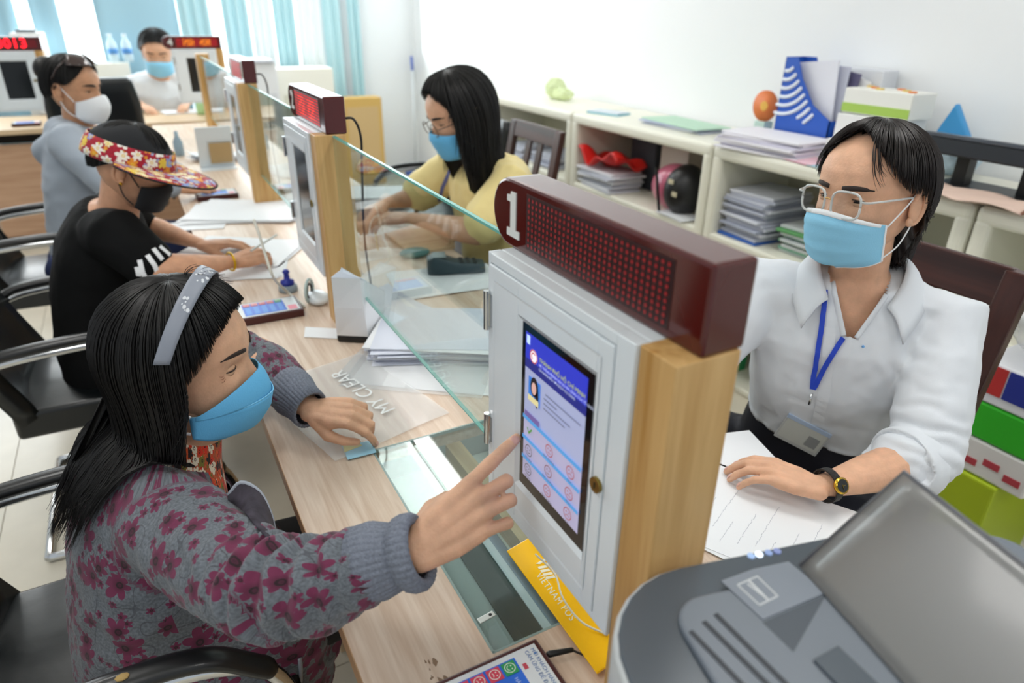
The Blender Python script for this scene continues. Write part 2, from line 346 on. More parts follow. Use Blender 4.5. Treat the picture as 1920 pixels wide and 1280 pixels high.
def kiosk(loc, rotz, label, screen):
    t = thing('rating_kiosk', label, 'kiosk', loc, rotz, 'customer rating kiosks on the counters')
    # wooden post with a flared foot
    prof = [(0, 0), (PD_+.055, 0), (PD_+.05, .035), (PD_+.03, .07), (PD_+.008, .105), (PD_, .14), (PD_, KZ), (0, KZ)]
    MB().prism([(x, -PW, z) for x, z in prof], (0, PW-.0005, 0)).build('post', M_post, t, bevel=.0015)
    cab = MB().bx(.012, PD_, 0, KW, KB, KZ).build('cabinet', M_white, t, bevel=.002)
    st = .026; fr = MB(); fx0, fx1 = -.004, .012
    fr.bx(fx0, fx1, 0, st, KB, KZ).bx(fx0, fx1, KW-.006, KW, KB, KZ).bx(fx0, fx1, st, KW-.006, KB, KB+.01).bx(fx0, fx1, st, KW-.006, KZ-.012, KZ)
    fr.build('frame', M_white, cab, bevel=.0012)
    sy0, sy1, sz0, sz1 = .0555, .1955, .1776, .3946
    dy0, dy1, dz0, dz1 = st+.0012, KW-.0072, KB+.0112, KZ-.0132
    d = MB(); a = -.0055
    d.bx(a, fx1, dy0, sy0-.006, dz0, dz1).bx(a, fx1, sy1+.006, dy1, dz0, dz1).bx(a, fx1, sy0-.006, sy1+.006, dz0, sz0-.006).bx(a, fx1, sy0-.006, sy1+.006, sz1+.006, dz1)
    door = d.build('door', M_white, t, bevel=.0012)
    def ringq(y0, y1, z0, z1, x0, y2, y3, z2, z3, x1):
        A = [(x0, y0, z0), (x0, y1, z0), (x0, y1, z1), (x0, y0, z1)]; B = [(x1, y2, z2), (x1, y3, z2), (x1, y3, z3), (x1, y2, z3)]
        return MB().add(A+B, [(i, (i+1) % 4, 4+(i+1) % 4, 4+i) for i in range(4)])
    ringq(sy0-.006, sy1+.006, sz0-.006, sz1+.006, a, sy0, sy1, sz0, sz1, a+.004).build('bevel', M_white, door)
    o = .016; ringq(dy0+o, dy1-o*.6, dz0+o, dz1-o, a-.0009, dy0+o+.003, dy1-o*.6-.003, dz0+o+.003, dz1-o-.003, a-.0001).build('moulding', M_white, door)
    for z0, z1 in ((.355, .405), (.19, .235)):
        h = MB(); h.cyl((-.009, KW-.006, z0), (-.009, KW-.006, z1), .0042, n=12).bx(-.0065, -.004, KW-.014, KW-.001, z0+.004, z1-.004); h.build('hinge', M_chrome, door, smooth=False)
    p = kloc(1119, 908, -.006); lk = MB().tube([(a-.0035, p.y, p.z), (a, p.y, p.z)], .0085, 20).build('lock', M_brass, door)
    MB().box((a-.0038, p.y, p.z), (.001, .0016, .007)).build('keyway', mat('keyway', '#3A3018', .5), lk)
    s = MB().bx(a+.0035, a+.006, sy0, sy1, sz0, sz1).build('screen', M_blackgl if screen == 'on' else M_scr_off, t)
    if screen == 'on': screen_content(s, a+.0035, sy0, sy1, sz0, sz1)
    return t
def screen_content(s, x, y0, y1, z0, z1):
    W = y1-y0; Hh = z1-z0
    ay1 = y1-.055*W; ay0 = y0+.075*W; az1 = z1-.038*Hh; az0 = z0+.075*Hh
    Y = lambda q: ay1-(ay1-ay0)*q
    Z = lambda q: az0+(az1-az0)*q
    lay = [0]
    def rect(n, q0, q1, t0, t1, col, e=.5, mb=None):
        lay[0] += 1; xx = x-.00008*lay[0]
        m = MB().add([(xx, Y(q0), Z(t0)), (xx, Y(q1), Z(t0)), (xx, Y(q1), Z(t1)), (xx, Y(q0), Z(t1))], [(0, 1, 2, 3)])
        return m.build(n, em(col, col, e), s)
    def txt(tx, size, q, t, col, e=.5, al='LEFT', n='caption'):
        lay[0] += 1
        return text_mb(tx, size, frame((x-.00008*lay[0], Y(q), Z(t)), (0, -1, 0), (0, 0, 1)), .00001, al).build(n, em(col, col, e), s)
    rect('page', 0, 1, 0, .775, '#A0A7C8', .42); rect('page_fade', 0, 1, 0, .42, '#ADA9C8', .4)
    rect('header', 0, 1, .775, 1, '#2B35B4', .55); rect('header_band', 0, 1, .775, .835, '#20287E', .45)
    rect('corner_icon', .02, .08, .93, .985, '#B9D0F2', .6)
    lay[0] += 1; m = MB(); disc(m, (Y(.15), Z(.875)), .0085, x-.00008*lay[0]); m.build('logo', em('#E6E2EA', '#E6E2EA', .6), s)
    lay[0] += 1; m = MB(); ring(m, (Y(.15), Z(.875)), .0075, .0016, x-.00008*lay[0]); ring(m, (Y(.15), Z(.875)), .004, .0016, x-.00008*lay[0], a0=.6, a1=4.4); m.build('logo_ring', em('#B0303F', '#B0303F', .5), s)
    txt('THÀNH PHỐ HỒ CHÍ MINH', .0072, .25, .885, '#B9C24E', .55, n='title')
    txt('HỆ THỐNG ĐÁNH GIÁ SỰ HÀI LÒNG CỦA TỔ CHỨC,', .0044, .25, .853, '#C9D3F0', .5); txt('CÁ NHÂN ĐỐI VỚI DỊCH VỤ CÔNG', .0044, .25, .825, '#C9D3F0', .5)
    rect('portrait', .08, .29, .575, .735, '#3173C4', .5)
    lay[0] += 1; m = MB(); disc(m, (Y(.185), Z(.685)), .0085, x-.00008*lay[0], ry=.0125); disc(m, (Y(.235), Z(.63)), .0035, x-.00008*lay[0], ry=.014); m.build('portrait_hair', em('#241C22', '#241C22', .2), s)
    lay[0] += 1; m = MB(); disc(m, (Y(.18), Z(.675)), .0052, x-.00008*lay[0], ry=.0078); m.build('portrait_face', em('#D3A79C', '#D3A79C', .45), s)
    rect('portrait_shirt', .08, .27, .575, .615, '#D3C894', .5)
    for i, (a, b) in enumerate(((.38, .95), (.36, .58), (.36, .8), (.36, .72))):
        rect('text_line', a, b, .70-.032*i, .708-.032*i, '#6E7594', .35)
    rect('name_tag', .03, .3, .452, .49, '#6B5A97', .45)
    for i, t in enumerate((.44, .295, .15)):
        rect('band', 0, 1, t-.013, t+.013, '#4C93CE' if i < 3 else '#6E9ED2', .5)
    lay[0] += 1; xx = x-.00008*lay[0]
    ck = [(-.0055, .002), (-.0035, .003), (-.0015, -.002), (.005, .005), (.0065, .0035), (-.001, -.0055)]
    MB().add([(xx, Y(.13)-a, Z(.37)+b) for a, b in ck], [(0, 1, 2, 5), (2, 3, 4, 5)]).build('check_mark', em('#4B8C3B', '#4B8C3B', .5), s)
    faces = [(.13, .225, 1, '#55505C'), (.13, .085, 1, '#55505C'), (.5, .37, 0, '#A2393F'), (.5, .225, 0, '#7D4047'), (.5, .085, 0, '#A2393F'), (.86, .37, -1, '#A2393F'), (.86, .225, -1, '#A2393F'), (.86, .085, -1, '#A2393F')]
    for q, t, k, c in faces:
        lay[0] += 1; xx = x-.00008*lay[0]; m = MB(); cy, cz = Y(q), Z(t); ring(m, (cy, cz), .0072, .0011, xx)
        for e in (-1, 1): disc(m, (cy+e*.0025, cz+.002), .001, xx, 8)
        if k == 0: m.add([(xx, cy-.003, cz-.0033), (xx, cy+.003, cz-.0033), (xx, cy+.003, cz-.0024), (xx, cy-.003, cz-.0024)], [(0, 1, 2, 3)])
        elif k > 0: ring(m, (cy, cz+.0003), .0038, .0009, xx, 10, math.pi*1.12, math.pi*1.88)
        else: ring(m, (cy, cz-.0055), .0038, .0009, xx, 10, math.pi*.15, math.pi*.85)
        m.build('face_icon', em(c, c, .4), s)
        txt({1: 'Hài lòng', 0: 'Bình thường', -1: 'Kém'}[k], .0045, q, t-.058, '#57506A', .3, 'CENTER')
def display(loc, rotz, label, num, lit, ch=None):
    """queue number sign: maroon box with one round end, on top of a kiosk"""
    t = thing('queue_display', label, 'number sign', loc, rotz, 'queue number displays on the kiosks')
    L0, L1, h, x0, x1 = -.045, .325, .080, .026, .074; n = 14; R = h/2
    pr = [(L0, 0), (L0, h)]+[(L1-R+math.sin(math.pi*k/n)*R, h/2+math.cos(math.pi*k/n)*R) for k in range(n+1)]
    MB().prism([(x0, y, z) for y, z in pr], (x1-x0, 0, 0)).build('casing', M_maroon, t, bevel=.0035)
    if rotz == 0:
        w0, w1 = L0+.042, L1-.083; zz0, zz1 = .009, h-.009
    else: w0, w1 = L0+.02, L1-.083; zz0, zz1 = .012, h-.012
    pn = MB().bx(x0-.0006, x0+.001, w0, w1, zz0, zz1).build('led_window', mat('led_window_dark', '#2A0706', .35), t)
    nc, nr = 30, 9; dx = (w1-w0)/(nc+.6); dz = (zz1-zz0)/(nr+.6)
    on = MB(); off = MB()
    pat = set()
    if ch:
        for c0 in (5, 17):
            for r in range(1, 8):
                for c in range(8):
                    if (r*3+c*2+c0) % 5 != 0 and not (r == 3 and c in (2, 3)): pat.add((c0+c, r))
    for c in range(nc):
        for r in range(nr):
            y = w1-(c+.8)*dx; z = zz0+(r+.8)*dz
            tgt = on if (c, r) in pat else off
            k = 6; q = min(dx, dz)*.33
            tgt.add([(x0-.0012, y+math.cos(2*math.pi*i/k)*q, z+math.sin(2*math.pi*i/k)*q) for i in range(k)], [tuple(range(k))])
    if lit == 'off': off.build('led_dots', mat('led_dull', '#8E1216', .4, emit=.12), pn, kind='stuff')
    elif lit == 'glow':
        off.build('led_dots', mat('led_red_dim', (.8, .0, .012), .8, emit=.9), pn, kind='stuff'); on.build('led_dots', mat('led_amber', (1, .25, .01), .8, emit=3) if ch == 'amber' else mat('led_orange', (1, .03, .02), .8, emit=2), pn, kind='stuff') if on.v else None
    else:
        MB().bx(x0-.0012, x0-.0007, w0+.004, w1-.004, zz0+.004, zz1-.004).build('glow_field', mat('led_red_field'+lit[0][:2], (.5, 0, .008) if lit[0] != '0013' else (.12, 0, .004), .6, emit=.9 if lit[0] != '0013' else .15), pn)
        text_mb(lit[0], .075, frame((x0-.002, (w0+w1)/2, h/2), (0, -1, 0), (0, 0, 1)), .0002, bold=.0008, space=1.1).build('digits', mat(lit[1], lit[2], .6, emit=3.2), pn)
    if num:
        if num == '1':
            p = [(-.0135, -.026), (.0155, -.026), (.0155, -.017), (.007, -.017), (.007, .0265), (-.0045, .0265), (-.0055, .0225), (-.0135, .0215), (-.0135, .0145), (-.0055, .0145), (-.0055, -.017), (-.0135, -.017)]
            mb = MB().prism([(x0-.0012, L1-.052-a*1.0, h/2+b) for a, b in p], (.0012, 0, 0))
        else: mb = text_mb(num, .062, frame((x0-.0008, L1-.05, h/2), (0, -1, 0), (0, 0, 1)), .0004, bold=.0012)
        mb.build('numeral', mat('numeral_white', '#DADCD8', .4), t)
    return t
kiosk(O1, 0, 'nearest rating kiosk, white cabinet with a lit touchscreen the woman presses', 'on')
display(O1+V((0, 0, KZ)), 0, 'large maroon queue sign with a white numeral 1 and unlit red dots', '1', 'off')
O2 = V((.346, 1.597, TOP)); O3 = V((.366, 2.854, TOP))
kiosk(O2, 0, 'second kiosk, white cabinet on a wooden post beside the covered card reader', 'off')
display(O2+V((0, 0, KZ)), 0, 'maroon queue sign with the numeral 2 and glowing red dots', '2', 'glow', 'faces')
kiosk(O3, 0, 'third kiosk along the counter, behind the tilted papers', 'off')
display(O3+V((0, 0, KZ)), 0, 'maroon queue sign with a plain red glow on the third kiosk', '', 'glow')
OB = V((.40+.0, 5.42, TOP))
kb = kiosk(V((.40+.20, 5.40, TOP)), math.radians(90), 'far kiosk facing the camera under the sign numbered 4', 'off')
display(V((.40+.20, 5.40, TOP+KZ)), math.radians(90), 'maroon queue sign with numeral 4 and orange red glowing dots, at the back', '4', 'glow', 'amber')
kiosk(V((-.445, 5.33, TOP)), math.radians(90), 'kiosk at the far left edge with a large black screen', 'off')
display(V((-.445, 5.33, TOP+KZ)), math.radians(90), 'queue sign with big red digits 0013 at the far left edge', '', ('0013', 'led_red', '#FF1020'))

# ============================================================ glass screens between the kiosks
def glass_screen(x, y0, y1, z0, z1, label):
    t = thing('glass_partition', label, 'glass screen', (x, (y0+y1)/2, z0), group='glass screens between the kiosks')
    MB().bx(x-.003, x+.003, y0, y1, z0, z1).build('pane', M_glass, t, world=True)
    e = MB(); e.bx(x-.0031, x+.0031, y0, y1, z1-.0035, z1+.0004).bx(x-.0031, x+.0031, y0, y1, z0-.0004, z0+.002)
    e.build('polished_edge', M_glassedge, t, world=True)
glass_screen(.388, O1.y+KW+.002, O2.y-PW-.001, TOP+.115, TOP+KZ-.002, 'clear glass screen between the kiosks numbered 1 and 2')
glass_screen(.405, O2.y+KW+.002, O3.y-PW-.001, TOP+.115, TOP+KZ-.002, 'clear glass screen between kiosk 2 and the third kiosk')
glass_screen(.42, O3.y+KW+.002, 4.6, TOP+.115, TOP+KZ-.002, 'clear glass screen beyond the third kiosk')
# end post of the far glass screen
ep = thing('partition_post', 'wooden post ending the glass screen beyond the third kiosk', 'post', (.44, 4.62, TOP))
MB().bx(-.04, .03, 0, .07, 0, KZ+.01).build('post', M_post, ep, bevel=.002)
MB().bx(-.05, .04, -.01, .08, 0, .03).build('foot', M_post, ep, bevel=.002)
# ============================================================ people toolkit
from mathutils.bvhtree import BVHTree
def remesh(mb, voxel, smooth=6, factor=.5):
    o = bpy.data.objects.new('tmp', mb.mesh('tmp')); COL.objects.link(o)
    r = o.modifiers.new('r', 'REMESH'); r.mode = 'VOXEL'; r.voxel_size = voxel
    if smooth: s = o.modifiers.new('s', 'SMOOTH'); s.factor = factor; s.iterations = smooth
    dg = bpy.context.evaluated_depsgraph_get(); me = bpy.data.meshes.new_from_object(o.evaluated_get(dg))
    old = o.data; bpy.data.objects.remove(o); bpy.data.meshes.remove(old); return me
def arr(me):
    a = np.empty(len(me.vertices)*3); me.vertices.foreach_get('co', a); return a.reshape(-1, 3)
def setarr(me, a): me.vertices.foreach_set('co', a.ravel()); me.update()
def normals(me):
    a = np.empty(len(me.vertices)*3); me.vertices.foreach_get('normal', a); return a.reshape(-1, 3)
def folds(me, amp, scale=18, stretch=(1, 1, 1), seed=0, ridge=.6, where=None):
    a = arr(me); n = normals(me); d = np.empty(len(a)); off = V((seed*3.7, seed*1.3, seed*2.1)); st = V(stretch)
    for i, p in enumerate(a):
        q = V((p[0]*st.x, p[1]*st.y, p[2]*st.z))*scale+off
        x = noise.noise(q); y = noise.noise(q*2.1+off)
        d[i] = (1-ridge)*x+ridge*(.45-abs(x)*1.6)+.35*y
    if where is not None: d *= where(a)
    setarr(me, a+n*(amp*d)[:, None])
def creases(me, c, axis, wl, amp, rad, seed=0):
    """ring wrinkles around a bent joint"""
    a = arr(me); n = normals(me); c = np.array(c); ax = np.array(V(axis).normalized()); q = a-c; s = q@ax; r = np.linalg.norm(q, axis=1)
    w = np.exp(-(r/rad)**2); j = np.array([noise.noise(V(p)*22+V((seed, 0, 0))) for p in a])
    setarr(me, a+n*(amp*w*np.sin(s*2*math.pi/wl+j*3.2))[:, None])
def bone_attr(me, bones):
    """bones: (a, b, up) segments; stores pattern coordinates (around, along) in metres as attribute 'pat'"""
    a = arr(me); best = np.full(len(a), 1e9); P = np.zeros((len(a), 3))
    for k, (A, B, up, w) in enumerate(bones):
        A, B = np.array(A, float), np.array(B, float); d = B-A; L = np.linalg.norm(d); d /= L; u = np.array(up, float); u -= d*(u@d); u /= np.linalg.norm(u); v = np.cross(d, u)
        q = a-A; s = q@d; r = q-np.outer(s, d); dist = np.linalg.norm(q-np.outer(np.clip(s, 0, L), d), axis=1)/w
        ang = np.arctan2(r@v, r@u); m = dist < best; best[m] = dist[m]
        P[m, 0] = (ang*(.17 if w > 1.2 else .062))[m]; P[m, 1] = (s+k*.37)[m]; P[m, 2] = k
    at = me.attributes.new('pat', 'FLOAT_VECTOR', 'POINT'); at.data.foreach_set('vector', P.ravel())
def join_mesh(name, meshes):
    mb = MB()
    for m in meshes:
        if isinstance(m, MB): mb.add(m.v, m.f)
        else: mb.add([v.co for v in m.vertices], [tuple(p.vertices) for p in m.polygons])
    return mb.mesh(name)
def cut(me, keep):
    """drop faces whose centre fails keep(array of centres)"""
    a = arr(me); F = [tuple(p.vertices) for p in me.polygons]; c = np.array([a[list(f)].mean(0) for f in F]); k = keep(c)
    mb = MB(); mb.v = [tuple(p) for p in a]; mb.f = [f for f, q in zip(F, k) if q]; return mb.mesh(me.name)
def mobj(name, me, m, parent, smooth=True, **k):
    o = bpy.data.objects.new(name, me); COL.objects.link(o); finish(o, m, parent, smooth, world=True, **k); return o

# ---- head: table of (z, front, back, half width); x forward, y left, z up, origin at chin level under the ears
HT = [(-.004, .070, -.020, .012), (.0, .082, -.022, .024), (.012, .090, -.024, .036), (.03, .0925, -.032, .049), (.05, .0925, -.058, .0575), (.075, .0925, -.078, .0655),
      (.1, .0905, -.090, .0705), (.118, .0895, -.096, .073), (.138, .0945, -.0985, .0745), (.16, .0925, -.0975, .0745), (.18, .0835, -.091, .0705), (.2, .065, -.075, .060), (.216, .041, -.05, .043), (.226, .014, -.024, .021), (.229, .0, -.008, .008)]
def hint(z):
    for i in range(len(HT)-1):
        if z <= HT[i+1][0]:
            a, b = HT[i], HT[i+1]; t = max(0, (z-a[0])/(b[0]-a[0])); return [a[k]+(b[k]-a[k])*t for k in (1, 2, 3)]
    return HT[-1][1:]
def g(x, s): return math.exp(-(x/s)**2)
def head_pt(ang, z, off=0):
    f, b, w = hint(z); cx = (f+b)/2; hx = (f-b)/2; c, s = math.cos(ang), math.sin(ang); e = .86
    x = cx+(hx+off)*math.copysign(abs(c)**e, c); y = (w+off)*math.copysign(abs(s)**e, s)
    if c > .2:
        k = min(1, (c-.2)/.3)
        pr = [(.058, 0), (.066, .005), (.074, .0135), (.082, .0185), (.09, .0165), (.1, .0115), (.112, .0065), (.124, .0035), (.14, 0)]
        nx = 0
        for i in range(len(pr)-1):
            if pr[i][0] <= z <= pr[i+1][0]: nx = pr[i][1]+(pr[i+1][1]-pr[i][1])*(z-pr[i][0])/(pr[i+1][0]-pr[i][0])
        wn = .0075+.006*g(z-.076, .012)
        x += k*(nx*g(y, wn) - .0075*g(abs(y)-.031, .013)*g(z-.113, .010) + .0025*g(abs(y)-.028, .018)*g(z-.134, .008) + .004*g(abs(y)-.043, .015)*g(z-.088, .014) + .004*g(y, .014)*g(z-.008, .012))
    return V((x, y, z))
def head_mb(M, n=72, m=64):
    mb = MB(); zs = [-.004+(.2329)*(1-math.cos(math.pi*i/m))/2 for i in range(m+1)]
    mb.rings([[M@head_pt(2*math.pi*j/n, z) for j in range(n)] for z in zs]); return mb
def ear_mb(M, s):
    mb = MB(); c = V((-.008, s*.0725, .105)); rim = []
    for k in range(15):
        a = -2.0+4.6*k/14; rim.append(c+V((-.004-.0165*math.cos(a)*.95, s*(.010+.004*math.sin(a)), .030*math.sin(a))))
    mb.tube([M@p for p in rim], [.0036+.0012*math.sin(k*math.pi/14) for k in range(15)], 8, round_cap=True)
    mb.sphere(M@(c+V((-.004, s*.006, -.002))), 1, 12, 8, M=M.to_3x3()@Matrix(((.014, -.002*s, 0), (0, .0055, 0), (0, 0, .026))))
    mb.sphere(M@(c+V((.003, s*.005, -.026))), 1, 10, 6, M=M.to_3x3()@Matrix.Diagonal((.007, .005, .008)))
    return mb
def skin_mat(name, col, rough=.5):
    return mat(name, col, rough, noise_amt=.10, noise_scale=45, bump=.12, bump_scale=260, sss=.12, spec=.35)
M_sclera = mat('eye_white', '#D9D3CC', .15); M_iris = mat('iris_dark', '#1A100B', .08); M_brow = mat('brow_hair', '#2A1D18', .7)
def eyes(M, parent, open_=.5, look=(0, 0), crease=True, skin=None):
    for s in (-1, 1):
        c = V((.0672, s*.0315, .1135)); r = .0125
        e = MB().sphere(M@c, 1, 20, 14, M=M.to_3x3()@Matrix.Diagonal((r, r, r))).build('eye', M_sclera, parent, True, world=True)
        fw = V((math.cos(look[0])*math.cos(look[1]), math.sin(look[0]), math.sin(look[1]))).normalized()
        q = fw.to_track_quat('X', 'Z').to_matrix()
        mb = MB(); mb.sphere(M@(c+fw*(r-.0018)), 1, 16, 6, M=M.to_3x3()@q@Matrix.Diagonal((.0026, .0062, .0062))); mb.build('iris', M_iris, e, True, world=True)
        for top in (1, -1):     # lids: shells of a slightly larger sphere, leaving an almond slit
            lim = (.34*open_ if top > 0 else -.22*open_); R = r+.0014
            def lid(u, v):
                az = (u-.5)*2.9; el0 = lim*math.cos(az*.95)**1.0 if abs(az) < 1.55 else 0
                el = el0+(v**.8)*((1.35 if top > 0 else -1.25)-el0)
                return M@(c+V((R*math.cos(el)*math.cos(az), R*math.cos(el)*math.sin(az), R*math.sin(el)))+V((.0006*(1-v), 0, 0)))
            MB().grid(lid, 16, 8).build('eyelid', skin, e, True, world=True, solid=.0012)
            if top > 0:
                pts = [lid(k/14, 0)+(M.to_3x3()@V((.0012, 0, -.0002))) for k in range(15)]
                MB().tube(pts, [.0003]+[.0009]*13+[.0004], 5).build('lash_line', M_brow, e, world=True)
def brows(M, parent, z0=.134, arch=.006, th=.0032, m=None):
    for s in (-1, 1):
        pts = []
        for k in range(11):
            t = k/10; y = .013+.042*t; z = z0+arch*math.sin(t*2.3)-.004*t; ang = math.asin(min(.98, y/hint(z)[2])**1.0)
            for _ in range(6):
                p = head_pt(ang, z); ang += (y-p.y)*9
            p = head_pt(ang, z, .0006); pts.append(M@V((p.x, s*p.y, p.z)))
        MB().tube(pts, [th*(.55+.6*math.sin(math.pi*(.25+.75*k/10)))*(1 if k < 9 else .5) for k in range(11)], 6, up=M.to_3x3()@V((0, 0, 1)), flat=.35).build('eyebrow', m or M_brow, parent, True, world=True)
# ---- hair
def hair_dir(th, ph): return V((math.sin(th)*math.cos(ph), math.sin(th)*math.sin(ph), math.cos(th)))
def skull(th, ph, off): 
    c = V((-.004, 0, .125)); d = hair_dir(th, ph); return c+V((d.x*(.1005+off), d.y*(.0785+off), d.z*(.106+off)))
def hair_mat(name, col='#0F0C0B', hi='#3A2C26', rough=.42):
    if name in MATS: return MATS[name]
    m = mat(name, col, rough, spec=.45, coat=.0); return m
class Hair:
    """guide(ph, off, k) returns a polyline in head space"""
    def __init__(s, M, end, hang, wind=V((0, 0, 0)), grav=None, neckpush=.06, crown=(0.0), steps=(10, 14), body=None):
        s.body = body; s.Mi = M.inverted()
        s.M, s.end, s.hang, s.wind, s.neck, s.steps = M, end, hang, wind, neckpush, steps
        s.R = M.to_3x3().normalized(); s.grav = s.R.inverted()@(grav or V((0, 0, -1)))
    def guide(s, ph, off, seed=0, lenf=1, th0=.02):
        e = s.end(ph); n1, n2 = s.steps; out = []
        for i in range(n1+1): th = th0+(e-th0)*i/n1; out.append(skull(th, ph, off*(.35+.65*min(1, (i+1)/n1*1.6))))
        L = s.hang(ph)*lenf
        if L > 0:
            d = (out[-1]-out[-2]).normalized(); p = out[-1].copy(); st = L/n2; w = s.R.inverted()@s.wind
            rad = V((math.cos(ph), math.sin(ph), 0))
            for i in range(n2):
                d = (d*.72+(s.grav+w*(i/n2)**1.3)*.28).normalized(); p = p+d*st
                j = V((noise.noise(V((seed*.31, i*.22, 1))), noise.noise(V((seed*.31, i*.22, 5))), 0))*.0016*i/n2*3
                q = V((p.x, p.y, 0)); m = s.neck+off*.6
                if q.length < m and p.z > -.12: p = V((q.x/q.length*m if q.length > 1e-6 else m, q.y/q.length*m if q.length > 1e-6 else 0, p.z))
                p += j
                if s.body:
                    w_ = s.M@p; lo, nn, _, _ = s.body.find_nearest(w_)
                    if lo is not None and (w_-lo).dot(nn) < .005+off*.35: p = s.Mi@(lo+nn*(.006+off*.35))
                out.append(p.copy())
        return [s.M@p for p in out]
    def build(s, name, m, parent, ph0, ph1, off, shell_n=60, strands=500, w=.0012, rnd=.006, seed=1, frizz=0, th0=.02, shell_off=None):
        random.seed(seed); mb = MB(); so = off if shell_off is None else shell_off
        rows = [s.guide(ph0+(ph1-ph0)*i/shell_n, so*(1+.12*noise.noise(V((i*.45, seed, 0)))), seed=i, th0=th0) for i in range(shell_n+1)]
        if s.body: rows = [r[:s.steps[0]+1+int(s.steps[1]*.5)] for r in rows]
        mb.rings([list(r) for r in rows], cap=False, closed=False)
        k0 = len(mb.v)
        for q in range(strands):
            ph = random.uniform(ph0, ph1); o = off+random.uniform(-.2, 1)*rnd; g_ = s.guide(ph, o, seed=q+50, lenf=random.uniform(.82, 1.08), th0=th0+random.uniform(0, .25)*random.random())
            if frizz: g_ = [p+V((random.uniform(-1, 1), random.uniform(-1, 1), random.uniform(-1, 1)))*frizz*(i/len(g_))**2 for i, p in enumerate(g_)]
            n = len(g_); ww = w*random.uniform(.6, 1.5)
            mb.tube(g_, [ww*(1-.85*(i/(n-1))**3) for i in range(n)], 3)
        return mb.build(name, m, parent, True, world=True)
# ---- face masks
def mask_grid(M, kind='pleat', sc=1.0):
    """sheet over nose, cheeks and chin in head space"""
    def ctr(v):   # centre profile, bottom to top
        P = [(.068, -.006), (.094, .0), (.107, .024), (.1125, .05), (.1175, .076), (.108, .096)] if kind != 'kn' else [(.060, -.014), (.102, -.004), (.122, .03), (.128, .058), (.120, .085), (.108, .102)]
        t = v*(len(P)-1); i = min(int(t), len(P)-2); f = t-i; return V((P[i][0]+(P[i+1][0]-P[i][0])*f, 0, P[i][1]+(P[i+1][1]-P[i][1])*f))
    zs0, zs1 = (.014, .078) if kind != 'kn' else (.02, .075)
    def fn(u, v):
        s = (u-.5)*2; a = abs(s); C = ctr(v); zs = zs0+(zs1-zs0)*v; y = .0700*math.sin(a*1.42)/math.sin(1.42)
        xs = .036+.008*v; k = (1-a**1.9); x = xs+(C.x-xs)*k**.8
        z = C.z*(1-a**1.5)+zs*a**1.5
        if kind == 'pleat':
            for pv in (.3, .5, .7): x += .0045*max(0, 1-abs(v-pv)/.06)*(1 if v < pv else -.3)*(1-a*.6)
        f, b, w = hint(min(.2, max(0, z))); 
        if y > w*.6:
            ang = math.asin(min(1, y/(w+.004))) if y < w+.004 else math.pi/2; x = max(x, head_pt(ang, min(.2, max(0, z)), .0035).x) if a < .97 else x
        return M@V((x*1.0, math.copysign(y, s)*sc, z))
    return fn
def straps(M, parent, m, z0=.02, z1=.074, r=.0016, ear=(-.012, .078), x0=.04, zt=.135, zb=.075):
    for s in (-1, 1):
        mb = MB()
        A = [V((x0, s*.0705, z1)), V((.012, s*.079, (z1+zt)/2+.004)), V((-.006, s*.082, zt-.004)), V((-.018, s*.080, zt-.012)), V((-.027, s*.077, zt-.035))]
        B = [V((x0-.006, s*.0700, z0)), V((.008, s*.0755, z0+.02)), V((-.012, s*.078, zb)), V((-.026, s*.077, zb+.02))]
        for q in (A, B): mb.tube([M@p for p in bezier(q, 5)], r, 6, flat=.6)
        mb.build('ear_loop', m, parent, True, world=True)
